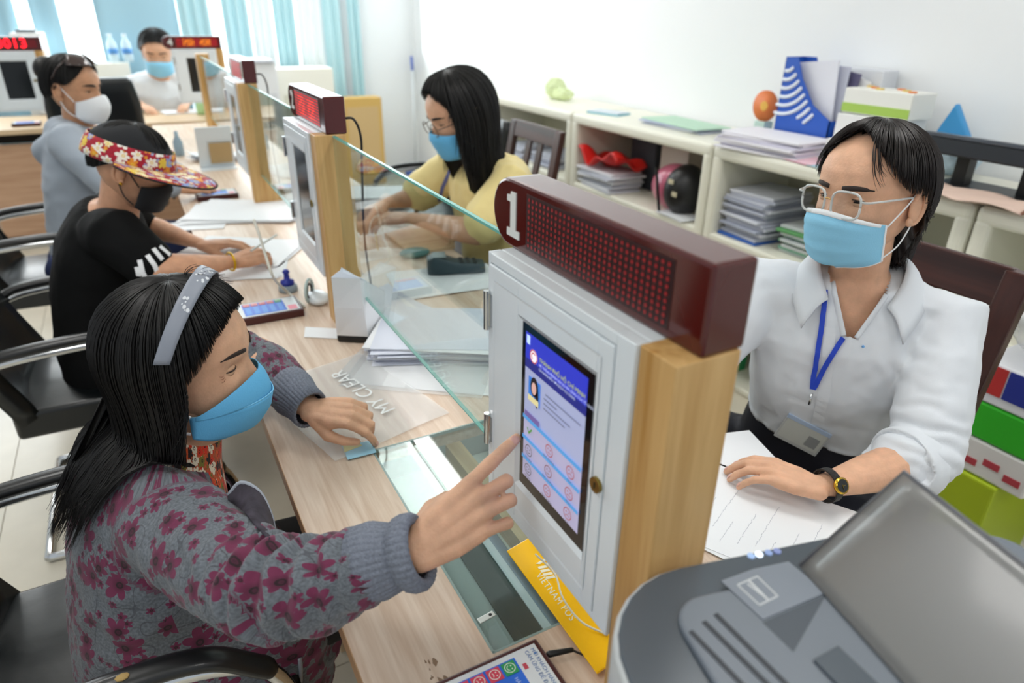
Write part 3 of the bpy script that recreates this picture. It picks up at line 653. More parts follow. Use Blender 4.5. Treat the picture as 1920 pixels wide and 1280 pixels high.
# ---- hands
FING = {'index': (.084, .0265, .0, (.041, .025, .021), .0090), 'middle': (.088, .0085, .002, (.045, .028, .022), .0092), 'ring': (.083, -.0095, .001, (.041, .026, .021), .0087), 'pinky': (.074, -.0265, -.003, (.032, .020, .018), .0077)}
def hand_mb(M, side, pose, thumb, sc=.95, arm=None, arm_r=(.032, .025), vox=.0021, wrist_r=.0235):
    """M: wrist frame, x to fingers, z out of the back of the hand; side +1 right, -1 left (thumb at y*side)"""
    mb = MB(); nails = []; T = lambda p: M@(V((p[0], p[1]*side, p[2]))*sc)
    for nme, (bx_, by, bz, L, r) in FING.items():
        sp, fl = pose[nme]; d = 0; p = V((bx_, by, bz)); pts = [V((bx_-.012, by*.92, bz-.001)), p]; rr = [r*1.12, r*1.16]
        for k in range(3):
            d += fl[k]; q = V((math.cos(sp)*math.cos(d), math.sin(sp)*math.cos(d), -math.sin(d)))
            mid = p+q*L[k]*.5; p = p+q*L[k]; pts += [mid, p]; rr += [r*(.98-.07*k), r*(1.03-.1*k) if k < 2 else r*.72]
        mb.tube([T(x) for x in pts], [x*sc for x in rr], 12, round_cap=True)
        up = V((math.sin(d)*math.cos(sp), math.sin(d)*math.sin(sp), math.cos(d))); nails.append((nme, T(p-q*.006+up*r*.66), M.to_3x3()@V((q.x, q.y*side, q.z)), M.to_3x3()@V((up.x, up.y*side, up.z)), r*sc))
        mb.tube([T(x) for x in ((-.004, by*.36, -.004), (bx_*.5, by*.8, bz-.002), (bx_-.006, by*.97, bz-.002))], [.0145*sc, .0130*sc, .0105*sc], 12, round_cap=True)
    mb.tube([T(x) for x in ((.008, .006, -.006), (.04, .004, -.010), (.07, .002, -.007))], [.019*sc, .018*sc, .0125*sc], 12, round_cap=True)
    p = V((.014, .017, -.008)); pts = [p]; rr = [.0165]
    for k, ((yaw, pit), L, r) in enumerate(zip(thumb, (.042, .031, .026), (.0128, .0098, .0078))):
        q = V((math.cos(yaw)*math.cos(pit), math.sin(yaw)*math.cos(pit), math.sin(pit))); pts += [p+q*L*.5, p+q*L]; rr += [r*1.08, r]; p = p+q*L
    mb.tube([T(x) for x in pts], [x*sc for x in rr], 12, round_cap=True)
    mb.tube([T(x) for x in ((.02, .022, -.006), (.05, .028, -.007), (.07, .026, -.004))], [.010*sc, .010*sc, .008*sc], 10, round_cap=True)
    if arm is not None:
        w = M.to_translation(); a = V(arm); ax = (a-w).normalized(); up = M.to_3x3()@V((0, 1, 0))
        P = [T((.040, 0, -.007)), T((.015, 0, -.005)), w+ax*.022, w+(a-w)*.45, w+(a-w)*.8, a]; mb.tube(P, [.010*sc, .019*sc, wrist_r*.98, arm_r[1]*1.12, arm_r[0]*1.05, arm_r[0]], 16, up=up, flat=[.9, .85, .78, .88, .96, 1], round_cap=True)
    me = remesh(mb, vox, 7, .5); return me, nails
def nail_parts(nails, parent, m, only=None):
    for nme, p, fw, up, r in nails:
        if only and nme not in only: continue
        Mx = frame(p, fw, up.cross(fw)).to_3x3()
        MB().sphere(p, 1, 12, 8, M=Mx@Matrix.Diagonal((.0058, r*.62, .0016))).build('fingernail', m, parent, True, world=True)
def limb(mb, pts, r, n=16, **k): mb.tube(pts, r, n, round_cap=True, **k)
def torso_mb(mb, spine, left, n=28, e=.85):
    """spine: list of (centre, half width, half depth front, half depth back)"""
    rs = []; L = V(left).normalized(); m = len(spine)
    for i, (c, w, df, db) in enumerate(spine):
        t = (V(spine[min(i+1, m-1)][0])-V(spine[max(i-1, 0)][0])).normalized(); l = (L-t*L.dot(t)).normalized(); f = l.cross(t)
        ring_ = []
        for j in range(n):
            a = 2*math.pi*j/n; cx, sx = math.cos(a), math.sin(a)
            ring_.append(V(c)+l*(w*math.copysign(abs(sx)**e, sx))+f*((df if cx > 0 else db)*math.copysign(abs(cx)**e, cx)))
        rs.append(ring_)
    mb.rings(rs)
def rot_frame(o, fw, up):
    """x forward, y left, z up"""
    f = V(fw).normalized(); u = V(up); u = (u-f*u.dot(f)).normalized(); l = u.cross(f)
    return Matrix(((f.x, l.x, u.x, o[0]), (f.y, l.y, u.y, o[1]), (f.z, l.z, u.z, o[2]), (0, 0, 0, 1)))
def headM(center, fw, up, sc=1.0):
    M = rot_frame((0, 0, 0), fw, up)@Matrix.Scale(sc, 4); o = V(center)-M@V((0, 0, .115)); M.translation = o; return M
def bvh_of(me): return BVHTree.FromPolygons([v.co for v in me.vertices], [tuple(p.vertices) for p in me.polygons])
def hit(bvh, u, v, off=.002):
    d = ray(u, v).normalized(); r = bvh.ray_cast(CAM, d)
    if r[0] is None: return None, None
    n = r[1] if r[1].dot(d) < 0 else -r[1]
    return r[0]+n*off, n
def ribbon(bvh, pix, width, off=.002, thick=.0012, sub=6):
    """a flat band lying on a surface along photo pixels"""
    pts = []
    for i in range(len(pix)-1):
        for k in range(sub+(i == len(pix)-2)):
            t = k/sub; p, n = hit(bvh, pix[i][0]+(pix[i+1][0]-pix[i][0])*t, pix[i][1]+(pix[i+1][1]-pix[i][1])*t, off)
            if p is not None: pts.append((p, n))
    rs = []
    for i, (p, n) in enumerate(pts):
        t = (pts[min(i+1, len(pts)-1)][0]-pts[max(i-1, 0)][0]).normalized(); w = t.cross(n).normalized()
        rs.append([p+w*width/2+n*thick, p-w*width/2+n*thick, p-w*width/2, p+w*width/2])
    return MB().rings(rs)
def flower_mat(name, base, petals, core, scale=.052, rough=.8, attr='pat', vine=None, small=True, dens=.85, size=.42, npet=5):
    m = bpy.data.materials.new(name); m.use_nodes = True; nt = m.node_tree; N = nt.nodes; Lk = nt.links.new; b = N['Principled BSDF']; b.inputs['Roughness'].default_value = rough
    def math_(op, *i):
        n = N.new('ShaderNodeMath'); n.operation = op
        for k, v in enumerate(i):
            if isinstance(v, (int, float)): n.inputs[k].default_value = v
            else: Lk(v, n.inputs[k])
        return n.outputs[0]
    if attr: src = N.new('ShaderNodeAttribute'); src.attribute_name = attr; vec = src.outputs['Vector']
    else: src = N.new('ShaderNodeTexCoord'); vec = src.outputs['Object']
    nz = N.new('ShaderNodeTexNoise'); nz.inputs['Scale'].default_value = 260; Lk(vec, nz.inputs['Vector'])
    rb = N.new('ShaderNodeValToRGB'); c = hexc(base); rb.color_ramp.elements[0].color = (*[x*.72 for x in c], 1); rb.color_ramp.elements[1].color = (*[min(1, x*1.25) for x in c], 1); rb.color_ramp.elements[0].position = .35; rb.color_ramp.elements[1].position = .65
    Lk(nz.outputs['Fac'], rb.inputs[0]); col = rb.outputs[0]
    if vine:
        n2 = N.new('ShaderNodeTexNoise'); n2.inputs['Scale'].default_value = 26; n2.inputs['Detail'].default_value = 0; Lk(vec, n2.inputs['Vector'])
        ln = math_('LESS_THAN', math_('ABSOLUTE', math_('SUBTRACT', n2.outputs['Fac'], .5)), .010)
        mx = N.new('ShaderNodeMix'); mx.data_type = 'RGBA'; Lk(math_('MULTIPLY', ln, .55), mx.inputs[0]); Lk(col, mx.inputs[6]); mx.inputs[7].default_value = (*hexc(vine), 1); col = mx.outputs[2]
    layers = [(scale, size, 0)]+([(scale*.5, size*.75, 7)] if small else [])
    for sc_, sz, sd in layers[::-1]:
        vo = N.new('ShaderNodeTexVoronoi'); vo.voronoi_dimensions = '2D'; vo.inputs['Scale'].default_value = 1/sc_; vo.inputs['Randomness'].default_value = .75
        ad = N.new('ShaderNodeVectorMath'); ad.operation = 'ADD'; Lk(vec, ad.inputs[0]); ad.inputs[1].default_value = (sd*.13+.5, sd*.071+.5, 0); Lk(ad.outputs[0], vo.inputs['Vector'])
        sb = N.new('ShaderNodeVectorMath'); sb.operation = 'SUBTRACT'; Lk(ad.outputs[0], sb.inputs[0]); Lk(vo.outputs['Position'], sb.inputs[1])
        sp = N.new('ShaderNodeSeparateXYZ'); Lk(sb.outputs[0], sp.inputs[0]); rc = N.new('ShaderNodeSeparateColor'); Lk(vo.outputs['Color'], rc.inputs[0])
        r = math_('SQRT', math_('ADD', math_('MULTIPLY', sp.outputs[0], sp.outputs[0]), math_('MULTIPLY', sp.outputs[1], sp.outputs[1])))
        an = math_('ADD', math_('ARCTAN2', sp.outputs[1], sp.outputs[0]), math_('MULTIPLY', rc.outputs[0], 6.28))
        pt = math_('ABSOLUTE', math_('COSINE', math_('MULTIPLY', an, npet/2)))
        skew = math_('ADD', .8, math_('MULTIPLY', .25, math_('COSINE', an)))
        R = math_('MULTIPLY', math_('MULTIPLY', math_('ADD', .5, math_('MULTIPLY', pt, .5)), sc_*sz), math_('MULTIPLY', skew, math_('ADD', .75, math_('MULTIPLY', rc.outputs[1], .45))))
        on = math_('MULTIPLY', math_('LESS_THAN', r, R), math_('LESS_THAN', rc.outputs[2], dens if sd == 0 else dens*.6))
        pr = N.new('ShaderNodeValToRGB'); pr.color_ramp.interpolation = 'CONSTANT' if len(petals) > 2 else 'LINEAR'
        while len(pr.color_ramp.elements) < len(petals): pr.color_ramp.elements.new(.5)
        for k, pc in enumerate(petals): pr.color_ramp.elements[k].position = k/len(petals); pr.color_ramp.elements[k].color = (*hexc(pc), 1)
        Lk(rc.outputs[0] if len(petals) > 2 else math_('DIVIDE', r, sc_*sz), pr.inputs[0])
        vein = math_('MULTIPLY', math_('LESS_THAN', math_('ABSOLUTE', math_('SUBTRACT', r, sc_*sz*.16)), sc_*sz*.05), on)
        mx = N.new('ShaderNodeMix'); mx.data_type = 'RGBA'; Lk(on, mx.inputs[0]); Lk(col, mx.inputs[6]); Lk(pr.outputs[0], mx.inputs[7])
        m2 = N.new('ShaderNodeMix'); m2.data_type = 'RGBA'; Lk(vein, m2.inputs[0]); Lk(mx.outputs[2], m2.inputs[6]); m2.inputs[7].default_value = (*hexc(core), 1); col = m2.outputs[2]
    Lk(col, b.inputs['Base Color']); b.inputs['Sheen Weight'].default_value = .15
    bp = N.new('ShaderNodeBump'); bp.inputs['Strength'].default_value = .15; bp.inputs['Distance'].default_value = .002; Lk(nz.outputs['Fac'], bp.inputs['Height']); Lk(bp.outputs[0], b.inputs['Normal'])
    MATS[name] = m; return m
# ---- pose helpers
def tip_local(name, pose, side, sc):
    bx_, by, bz, L, r = FING[name]; sp, fl = pose[name]; p = V((bx_, by, bz)); d = 0
    for k in range(3):
        d += fl[k]; p = p+V((math.cos(sp)*math.cos(d), math.sin(sp)*math.cos(d), -math.sin(d)))*L[k]
    return V((p.x, p.y*side, p.z))*sc
def hand_frame(tip, wrist, zdes, name, pose, side, sc):
    tl = tip_local(name, pose, side, sc); dw = (V(tip)-V(wrist)).normalized()
    A = rot_frame((0, 0, 0), tl, V((0, 0, 1))).to_3x3(); B = rot_frame((0, 0, 0), dw, V(zdes)).to_3x3()
    R = B@A.inverted(); M = R.to_4x4(); M.translation = V(tip)-R@tl; return M
def cuff_mb(a, b, r0, r1, flat=.85, up=(0, 0, 1), ribs=34, roll=True, t=.0035):
    a, b = V(a), V(b); ax = (b-a).normalized(); u = V(up); u = (u-ax*u.dot(ax)).normalized(); w = ax.cross(u); n = ribs*4; rs = []
    prof = [(0, r0-.004), (.02, r0), (.3, r0+.0015), (.62, r1+.001), (.66, r1+.0005)]+([(.7, r1+.006), (.8, r1+.0085), (.93, r1+.008), (1, r1+.004), (.97, r1-.001), (.9, r1-.002)] if roll else [(1, r1), (.98, r1-.004)])
    for s, r in prof:
        c = a+(b-a)*s; rs.append([c+u*(math.cos(2*math.pi*j/n)*(r+.0009*math.cos(2*math.pi*j*ribs/n)))+w*(math.sin(2*math.pi*j/n)*(r+.0009*math.cos(2*math.pi*j*ribs/n))*flat) for j in range(n)])
    return MB().rings(rs, cap=False)
M_hair = mat('black_hair', '#0C0A09', .46, spec=.45)
M_hairb = mat('brown_black_hair', '#1C1412', .36, spec=.55)
M_maskb = mat('mask_blue', '#64B6E6', .75, bump=.12, bump_scale=500)
M_maskl = mat('mask_light_blue', '#8CCBEA', .75, bump=.12, bump_scale=500)
M_maskw = mat('mask_white', '#EEF1F4', .75, bump=.1, bump_scale=400)
M_loop = mat('ear_loop_white', '#EDF0F2', .7)
M_nail = mat('fingernail', '#D6A596', .3)

# ============================================================ woman with the headband, pressing the screen
M_sk1 = skin_mat('skin_tan', '#D8AA8B')
c1 = thing('person', 'woman with grey headband and floral jacket pressing the touchscreen', 'person', (-.15, 1.0, 0))
H1 = headM((.000, .988, .995), (.90, -.38, -.05), (-.02, -.03, .99), .95)
RH_pose = {'index': (.14, [.02, .12, .10]), 'middle': (-.10, [.30, 1.45, .9]), 'ring': (-.19, [.30, 1.5, .9]), 'pinky': (-.32, [.30, 1.45, .9])}
tipR = V((.3305, .589, .993)); MR = hand_frame(tipR, (.205, .552, .925), (-.45, -.72, .52), 'index', RH_pose, 1, .98)
wR = MR.to_translation()
me_hr, nl_r = hand_mb(MR, 1, RH_pose, [(.45, -.75), (.05, -.8), (-.3, -.6)], .98, arm=(.085, .615, .868), arm_r=(.030, .027), wrist_r=.0245)
LH_pose = {'index': (.02, [.75, .45, .3]), 'middle': (-.02, [.75, 1.1, .7]), 'ring': (-.05, [.7, 1.25, .8]), 'pinky': (-.1, [.6, 1.2, .8])}
tipL = PZ(704, 833, TOP+.008); wL0 = PZ(597, 776, .815); ML = hand_frame(tipL, wL0, (-.25, -.35, .9), 'index', LH_pose, -1, .88)
wL = ML.to_translation()
me_hl, nl_l = hand_mb(ML, -1, LH_pose, [(.7, -.45), (.1, -.35), (-.1, -.2)], .88, arm=PD(500, 688, 1.25), arm_r=(.034, .027), wrist_r=.024)
nk = MB(); limb(nk, [(-.05, 1.0, .78), (-.03, .995, .85), (-.005, .985, .92)], [.062, .055, .055]); 
torso_mb(nk, [((-.16, 1.02, .45), .15, .11, .1), ((-.14, 1.015, .6), .14, .11, .09), ((-.1, 1.01, .72), .145, .1, .09), ((-.065, 1.0, .8), .12, .075, .07), ((-.045, 1.0, .83), .06, .05, .05)], (-.1, 1, 0))
limb(nk, [(-.06, .9, .78), (.03, .66, .835)], [.042, .034]); limb(nk, [(-.06, 1.14, .78), PD(482, 664, 1.31)], [.045, .036])
me_nk = remesh(nk, .007, 6)
body1 = mobj('body', join_mesh('body', [me_nk, head_mb(H1), ear_mb(H1, 1), ear_mb(H1, -1), me_hr, me_hl]), M_sk1, c1)
eyes(H1, body1, .34, (-.25, .1), skin=M_sk1); brows(H1, body1, .137, .007, .0030)
nail_parts(nl_r, body1, M_nail, ('index',)); nail_parts(nl_l, body1, M_nail, ('index',))
# laughter lines at the outer corner of the eyes
for s in (-1, 1):
    for k in range(3):
        p0 = head_pt(s*.70, .1125-.003*k); p1 = head_pt(s*.80, .113-.0055*k, .0002)
        MB().tube([H1@(p0+V((.001, s*.0002, 0))), H1@((p0+p1)/2+V((.0012, s*.0008, -.001))), H1@p1], [.0002, .0005, .0002], 5).build('wrinkle', mat('skin_crease', '#8E5B40', .6), body1, world=True)
# hair
def end1(ph):
    a = abs(math.atan2(math.sin(ph), math.cos(ph))); d = math.degrees(a)
    return math.radians(np.interp(d, [0, 20, 45, 62, 78, 100, 140, 180], [50, 52, 64, 82, 98, 104, 106, 106]))
def hang1(ph):
    d = math.degrees(abs(math.atan2(math.sin(ph), math.cos(ph)))); return float(np.interp(d, [0, 72, 80, 94, 120, 180], [0, 0, .22, .25, .275, .29]))
# headband
def band(s, t):
    a = math.radians(-74+148*s); th = abs(a); ph = math.copysign(math.pi/2, a)
    p = skull(th, ph, .034); x = .048*math.cos(a)-.002+(t-.5)*.021
    k = math.sqrt(max(.2, 1-((x+.004)/.125)**2)); c = V((-.004, 0, .125)); q = c+(p-c)*k
    return H1@V((x, q.y, q.z))
hb = MB().grid(band, 48, 4).build('headband', mat('headband_grey', '#8A909C', .45), c1, True, world=True, solid=.0022, label='grey headband with a small white floral print')
random.seed(2); pr = MB()
for q in range(26):
    s0, t0 = random.uniform(.41, .56) if q < 16 else random.uniform(.2, .3), random.uniform(.12, .88); c = band(s0, t0); e1 = (band(s0+.01, t0)-c).normalized(); e2 = (band(s0, t0+.1)-c).normalized(); nn = e1.cross(e2); nn = nn if nn.dot(c-H1@V((0, 0, .12))) > 0 else -nn; r0 = random.uniform(.0007, .0022)
    pr.add([c+nn*.0016+e1*math.cos(2*math.pi*k/7)*r0*1.5+e2*math.sin(2*math.pi*k/7)*r0 for k in range(7)], [tuple(range(7))])
pr.build('print', mat('headband_print', '#D6DADF', .5), hb, world=True, kind='stuff')
# mask: boat-shaped three-panel mask
def ctrk(P, v): 
    t = v*(len(P)-1); i = min(int(t), len(P)-2); f = t-i; return V((P[i][0]+(P[i+1][0]-P[i][0])*f, 0, P[i][1]+(P[i+1][1]-P[i][1])*f))
def panel(P, sa, sb, bow=0, xs=.022):
    def fn(u, v):
        s = (u-.5)*2; a = abs(s); C = ctrk(P, v); zs = sa+(sb-sa)*v; y = .0775*math.sin(a*1.42)/math.sin(1.42)
        x = xs+(C.x-xs)*(1-a**1.55)**.9; z = C.z*(1-a**1.35)+zs*a**1.35+bow*math.sin(a*math.pi)
        return H1@V((x, math.copysign(y, s), z))
    return fn
mk = MB().grid(panel([(.072, -.012), (.098, -.004), (.119, .030), (.125, .058)], .018, .056, .0), 36, 10).build('face_mask', M_maskb, c1, True, world=True, solid=.0016, label='light blue boat-shaped face mask')
MB().grid(panel([(.122, .052), (.121, .068), (.116, .083), (.106, .097)], .050, .056, .005, .030), 36, 8).build('upper_panel', M_maskb, mk, True, world=True, solid=.0014)
ed = panel([(.072, -.012), (.098, -.004), (.119, .030), (.125, .058)], .018, .056, .0)
MB().tube([ed(k/36, 1) for k in range(37)], .0011, 6).build('seam', mat('mask_seam', '#7CC6EE', .7), mk, True, world=True)
for s in (-1, 1): 
    mb = MB(); mb.tube([H1@p for p in bezier([V((.024, s*.0775, .056)), V((.004, s*.081, .075)), V((-.012, s*.084, .095)), V((-.02, s*.08, .12))], 5)], .0024, 6, flat=.4)
    mb.tube([H1@p for p in bezier([V((.020, s*.0765, .026)), V((0, s*.078, .032)), V((-.02, s*.08, .06)), V((-.026, s*.078, .09))], 5)], .0024, 6, flat=.4); mb.build('ear_loop', M_loop, mk, True, world=True)
# jacket
M_jk = flower_mat('floral_jacket', '#636970', ['#3A1024', '#6A2044'], '#240914', .047, vine='#34363D', dens=.95, size=.52, npet=6)
jk = MB(); shR = V((-.055, .865, .795)); elR = V((.035, .640, .842)); cfR = wR+(V((.06, .625, .86))-wR).normalized()*.06
torso_mb(jk, [((-.12, 1.0, .36), .20, .30, .13), ((-.13, 1.0, .47), .20, .285, .13), ((-.125, 1.0, .56), .19, .24, .12), ((-.115, 1.005, .65), .18, .18, .11), ((-.095, 1.01, .735), .175, .13, .108), ((-.075, 1.005, .795), .165, .10, .10), ((-.05, 1.0, .835), .10, .07, .078), ((-.035, .995, .858), .075, .06, .066)], (-.12, .99, 0))
limb(jk, [V((-.08, .93, .785)), shR, shR.lerp(elR, .5)+V((0, -.004, -.006)), elR, elR.lerp(cfR, .5)+V((0, -.002, -.010)), cfR], [.075, .074, .066, .059, .053, .041])
shL = V((-.075, 1.15, .795)); elL = PD(482, 664, 1.31); cfL = wL+(PD(500, 688, 1.25)-wL).normalized()*.062
limb(jk, [V((-.08, 1.08, .785)), shL, elL, elL.lerp(cfL, .5), cfL], [.07, .068, .056, .048, .042])
limb(jk, [(.015, .945, .36), (.02, .945, .52), (-.01, .95, .62)], [.125, .12, .105])
me = remesh(jk, .0055, 8); folds(me, .0065, 13, (1, 1, 1.5), 1, .75); folds(me, .0022, 34, (1, 1, 1), 5, .6)
creases(me, elR+V((.015, -.02, .03)), (cfR-elR)+(elR-shR), .028, .0085, .085, 2); creases(me, shR+V((.03, -.05, -.05)), (elR-shR), .034, .004, .07, 4)
f1 = V((.99, .12, 0)); 
me = cut(me, lambda c: ~(((c-np.array([-.03, 1.0, .77]))@np.array([.99, .12, 0]) > .02) & (np.abs(c[:, 1]-.995) < .02+.45*np.clip(c[:, 2]-.72, 0, 1)) & (c[:, 2] > .72) & (c[:, 0] < .12)))
bone_attr(me, [((-.15, 1.02, .36), (-.05, 1.0, .85), (1, .3, 0), 1.9), (shR, elR, (0, .5, .8), 1), (elR, cfR, (0, .6, .7), 1), (shL, elL, (0, -.8, -.5), 1), (elL, cfL, (-.3, .2, -.9), 1)])
jko = mobj('jacket', me, M_jk, c1, label='grey zip jacket with magenta flower print')
M_cuff = mat('rib_knit_grey', '#757B88', .9, noise_amt=.2, noise_scale=300, bump=.3, bump_scale=400)
cuff_mb(cfR+(cfR-wR).normalized()*.012, wR+(wR-cfR).normalized()*.004, .042, .0345, .9, (0, 0, 1)).build('cuff', M_cuff, jko, True, world=True, solid=.003)
cuff_mb(cfL+(cfL-wL).normalized()*.012, wL+(wL-cfL).normalized()*.0, .043, .037, .85, (0, 0, 1), roll=False).build('cuff', M_cuff, jko, True, world=True, solid=.004)
bj = bvh_of(me)
hr = Hair(H1, end1, hang1, V((-.9, -.15, 0)), neckpush=.085, body=bj)
h1 = hr.build('hair', M_hair, c1, -math.pi, math.pi, .015, 90, 2300, .0012, .009, seed=3, shell_off=.012)
# a few flyaway strands
fw = MB(); random.seed(8)
for q in range(8):
    g_ = hr.guide(random.uniform(-2.4, -1.4), .018+random.random()*.008, seed=q, lenf=random.uniform(.8, .95)); n = len(g_)
    fw.tube([p+V((-.05*(i/n)**4*random.random(), -.03*(i/n)**4, .012*(i/n)**4)) for i, p in enumerate(g_)], [.0006*(1-.7*i/n) for i in range(n)], 3)
for q in range(30):
    b0 = skull(random.uniform(.15, .5), random.uniform(-.4, .4), .02); d = V((random.uniform(.2, 1), random.uniform(-.6, .6), random.uniform(.3, 1))).normalized()
    fw.tube([H1@(b0+d*.028*k/4+V((.01*(k/4)**2, 0, -.012*(k/4)**2))) for k in range(5)], [.0005, .0005, .0004, .0003, .0002], 3)
fw.build('loose_strands', M_hair, h1, True, world=True)
# piping along the front opening and collar
oc = [PD(u, v, .905) for u, v in ((428, 928), (452, 904), (486, 921), (507, 962), (516, 1003))]; ic_ = [hit(bj, u, v, .002)[0] or PD(u, v, .92) for u, v in ((426, 940), (442, 950), (462, 968), (482, 990), (505, 1012))]
Oc, Ic = bezier(oc, 4), bezier(ic_, 4)
MB().grid(lambda s, q: Ic[round(s*16)].lerp(Oc[round(s*16)], q), 16, 3).build('collar', mat('jacket_inside', '#3B3640', .9, noise_amt=.4, noise_scale=60), jko, True, world=True, solid=.003)
MB().tube(Oc, .0028, 8).build('piping', mat('jacket_piping', '#9AA0AA', .6), jko, True, world=True)
for pix in ([(561, 1232), (563, 1255), (562, 1279)],):
    ribbon(bj, pix, .007, .001, .002, 6).build('piping', mat('jacket_piping', '#9AA0AA', .6), jko, True, world=True)
ins = MB(); torso_mb(ins, [((-.12, 1.01, .6), .15, .125, .1), ((-.095, 1.01, .72), .15, .115, .1), ((-.062, 1.005, .80), .12, .088, .085), ((-.045, 1.0, .838), .076, .070, .068), ((-.036, .998, .87), .068, .066, .06), ((-.028, .995, .895), .060, .062, .056)], (-.12, .99, 0))
mei = remesh(ins, .007, 4); bone_attr(mei, [((-.15, 1.02, .36), (-.05, 1.0, .85), (-1, 0, 0), 1.5)])
mobj('blouse', mei, flower_mat('orange_blouse', '#B8562E', ['#D8321A', '#E9DFC8', '#7A742E', '#231C1E', '#E2571E'], '#2A1A10', .020, dens=1, size=.75), c1, label='orange red and olive patterned blouse under the jacket')
pt = MB()
for y in (.96, 1.10): limb(pt, [(-.15, y, .44), (.1, y, .47), (.34, y, .47), (.37, y, .3), (.33, y, .05)], [.09, .08, .068, .058, .045])
mobj('trousers', remesh(pt, .012, 4), mat('black_trousers', '#0B0B0D', .8), c1)
for y in (.96, 1.10):
    sh = MB(); sh.tube([(.29, y, .045), (.36, y, .045), (.44, y, .032), (.47, y, .028)], [.036, .04, .036, .022], 12, flat=.95, round_cap=True); sh.build('shoe', M_black, c1, True, world=True)

# ============================================================ clerk in the white shirt
M_sk2 = skin_mat('skin_light', '#DDAD8E')
k1 = thing('person', 'young clerk in white shirt, clear glasses and blue surgical mask', 'person', (1.15, .73, 0))
H2 = headM((1.060, .700, 1.189), (-.985, .02, .0), (-.01, .05, 1), .945)
CL_pose = {'index': (.06, [.3, .4, .2]), 'middle': (.01, [.32, .42, .2]), 'ring': (-.04, [.32, .45, .25]), 'pinky': (-.13, [.3, .45, .25])}
tipC = PZ(1362, 884, TOP+.010); wC = PZ(1528, 912, .795); MC = hand_frame(tipC, wC, (.05, -.15, 1), 'middle', CL_pose, -1, .86)
wC = MC.to_translation(); elC = V((1.040, .490, .790)); shC = V((1.180, .585, .980))
me_c, nl_c = hand_mb(MC, -1, CL_pose, [(.6, -.35), (.3, -.2), (.2, -.1)], .86, arm=elC, arm_r=(.037, .029), wrist_r=.0225)
RC_pose = {k: (0, [.2, .4, .3]) for k in FING}
wC2 = V((.72, .90, .785)); MC2 = rot_frame(wC2, (-1, .1, -.05), (0, 0, 1)); elC2 = V((.885, .84, .86)); shC2 = V((.995, .825, .985))
me_c2, nl_c2 = hand_mb(MC2, 1, RC_pose, [(.6, -.35), (.3, -.2), (.2, -.1)], .93, arm=elC2, arm_r=(.036, .028))
nk = MB(); limb(nk, [(1.10, .705, .97), (1.085, .703, 1.05), (1.072, .702, 1.12)], [.06, .047, .048])
spK = [((1.18, .76, .46), .165, .12, .12), ((1.168, .75, .60), .15, .11, .105), ((1.15, .735, .72), .142, .1, .1), ((1.125, .72, .85), .15, .112, .1), ((1.105, .71, .94), .155, .10, .095), ((1.095, .705, 1.0), .13, .072, .08), ((1.088, .703, 1.04), .068, .055, .058)]
torso_mb(nk, [(V(c), w*.95, a*.93, b*.93) for c, w, a, b in spK], (.64, -.77, 0))
limb(nk, [shC+V((-.03, .04, 0)), shC, elC], [.045, .045, .038]); limb(nk, [shC2, elC2], [.045, .036])
me_nk = remesh(nk, .006, 6)
body2 = mobj('body', join_mesh('body', [me_nk, head_mb(H2), ear_mb(H2, 1), ear_mb(H2, -1), me_c, me_c2]), M_sk2, k1)
eyes(H2, body2, .75, (.1, -.25), skin=M_sk2); brows(H2, body2, .1345, .005, .0036); nail_parts(nl_c, body2, M_nail)
def end2(ph):
    d = math.degrees(abs(math.atan2(math.sin(ph), math.cos(ph))))
    return math.radians(np.interp(d, [0, 22, 45, 60, 75, 88, 100, 118, 140, 180], [30, 38, 58, 76, 87, 88, 94, 118, 128, 130]))
def hang2(ph):
    d = math.degrees(abs(math.atan2(math.sin(ph), math.cos(ph)))); return float(np.interp(d, [0, 100, 118, 140, 180], [0, 0, .03, .07, .09]))
hr2 = Hair(H2, end2, hang2, V((.2, 0, 0)), neckpush=.05)
h2 = hr2.build('hair', M_hairb, k1, -math.pi, math.pi, .013, 90, 1300, .0010, .006, seed=5, shell_off=.010)
lk = MB()
random.seed(12)
for q in range(16):
    a = .50+random.uniform(0, .22); k_ = random.uniform(.75, 1.1); o_ = random.uniform(-.002, .003); p = [skull(.32, a, .016+o_), skull(.72*k_, a+.04, .017+o_), skull(1.02*k_, a+.10, .013+o_), skull(1.24*k_, a+.2+random.uniform(-.03, .03), .006)+V((.003, .002, -.003)), skull(1.42*k_, a+.32+random.uniform(-.05, .05), .004)+V((.004, .003, 0))]
    lk.tube([H2@x for x in bezier(p, 6)], [.0008]*12+[.00075-.0006*k/12 for k in range(13)], 3)
lk.build('loose_strands', M_hairb, h2, True, world=True)
tl = MB()
for q in range(120):
    random.seed(q); o = V((random.uniform(-.012, .012), random.uniform(-.014, .014), 0)); tl.tube([H2@p for p in bezier([V((-.10, 0, .10))+o, V((-.125, 0, .075))+o*1.6, V((-.12, 0, .0))+o*1.5, V((-.115, 0, -.05))+o*1.2, V((-.115, 0, -.10-.02*random.random()))+o*.6], 5)], .0022, 4)
tl.build('ponytail', M_hairb, h2, True, world=True)
fn2 = mask_grid(H2)
mk2 = MB().grid(fn2, 40, 20).build('face_mask', M_maskl, k1, True, world=True, solid=.0015, label='blue pleated surgical mask with a white top edge')
tr = MB(); tr.grid(lambda s, t: fn2(s, .93+.085*t)+(H2.to_3x3()@V((.0016, 0, 0))), 40, 2); tr.build('top_binding', M_maskw, mk2, True, world=True, solid=.001)
for s in (0, 1): MB().tube([fn2(s, k/12) for k in range(13)], .0022, 6).build('side_binding', M_maskw, mk2, True, world=True)
MB().tube([fn2(k/24, 0) for k in range(25)], .0014, 6).build('bottom_binding', M_maskw, mk2, True, world=True)
straps(H2, mk2, M_loop)
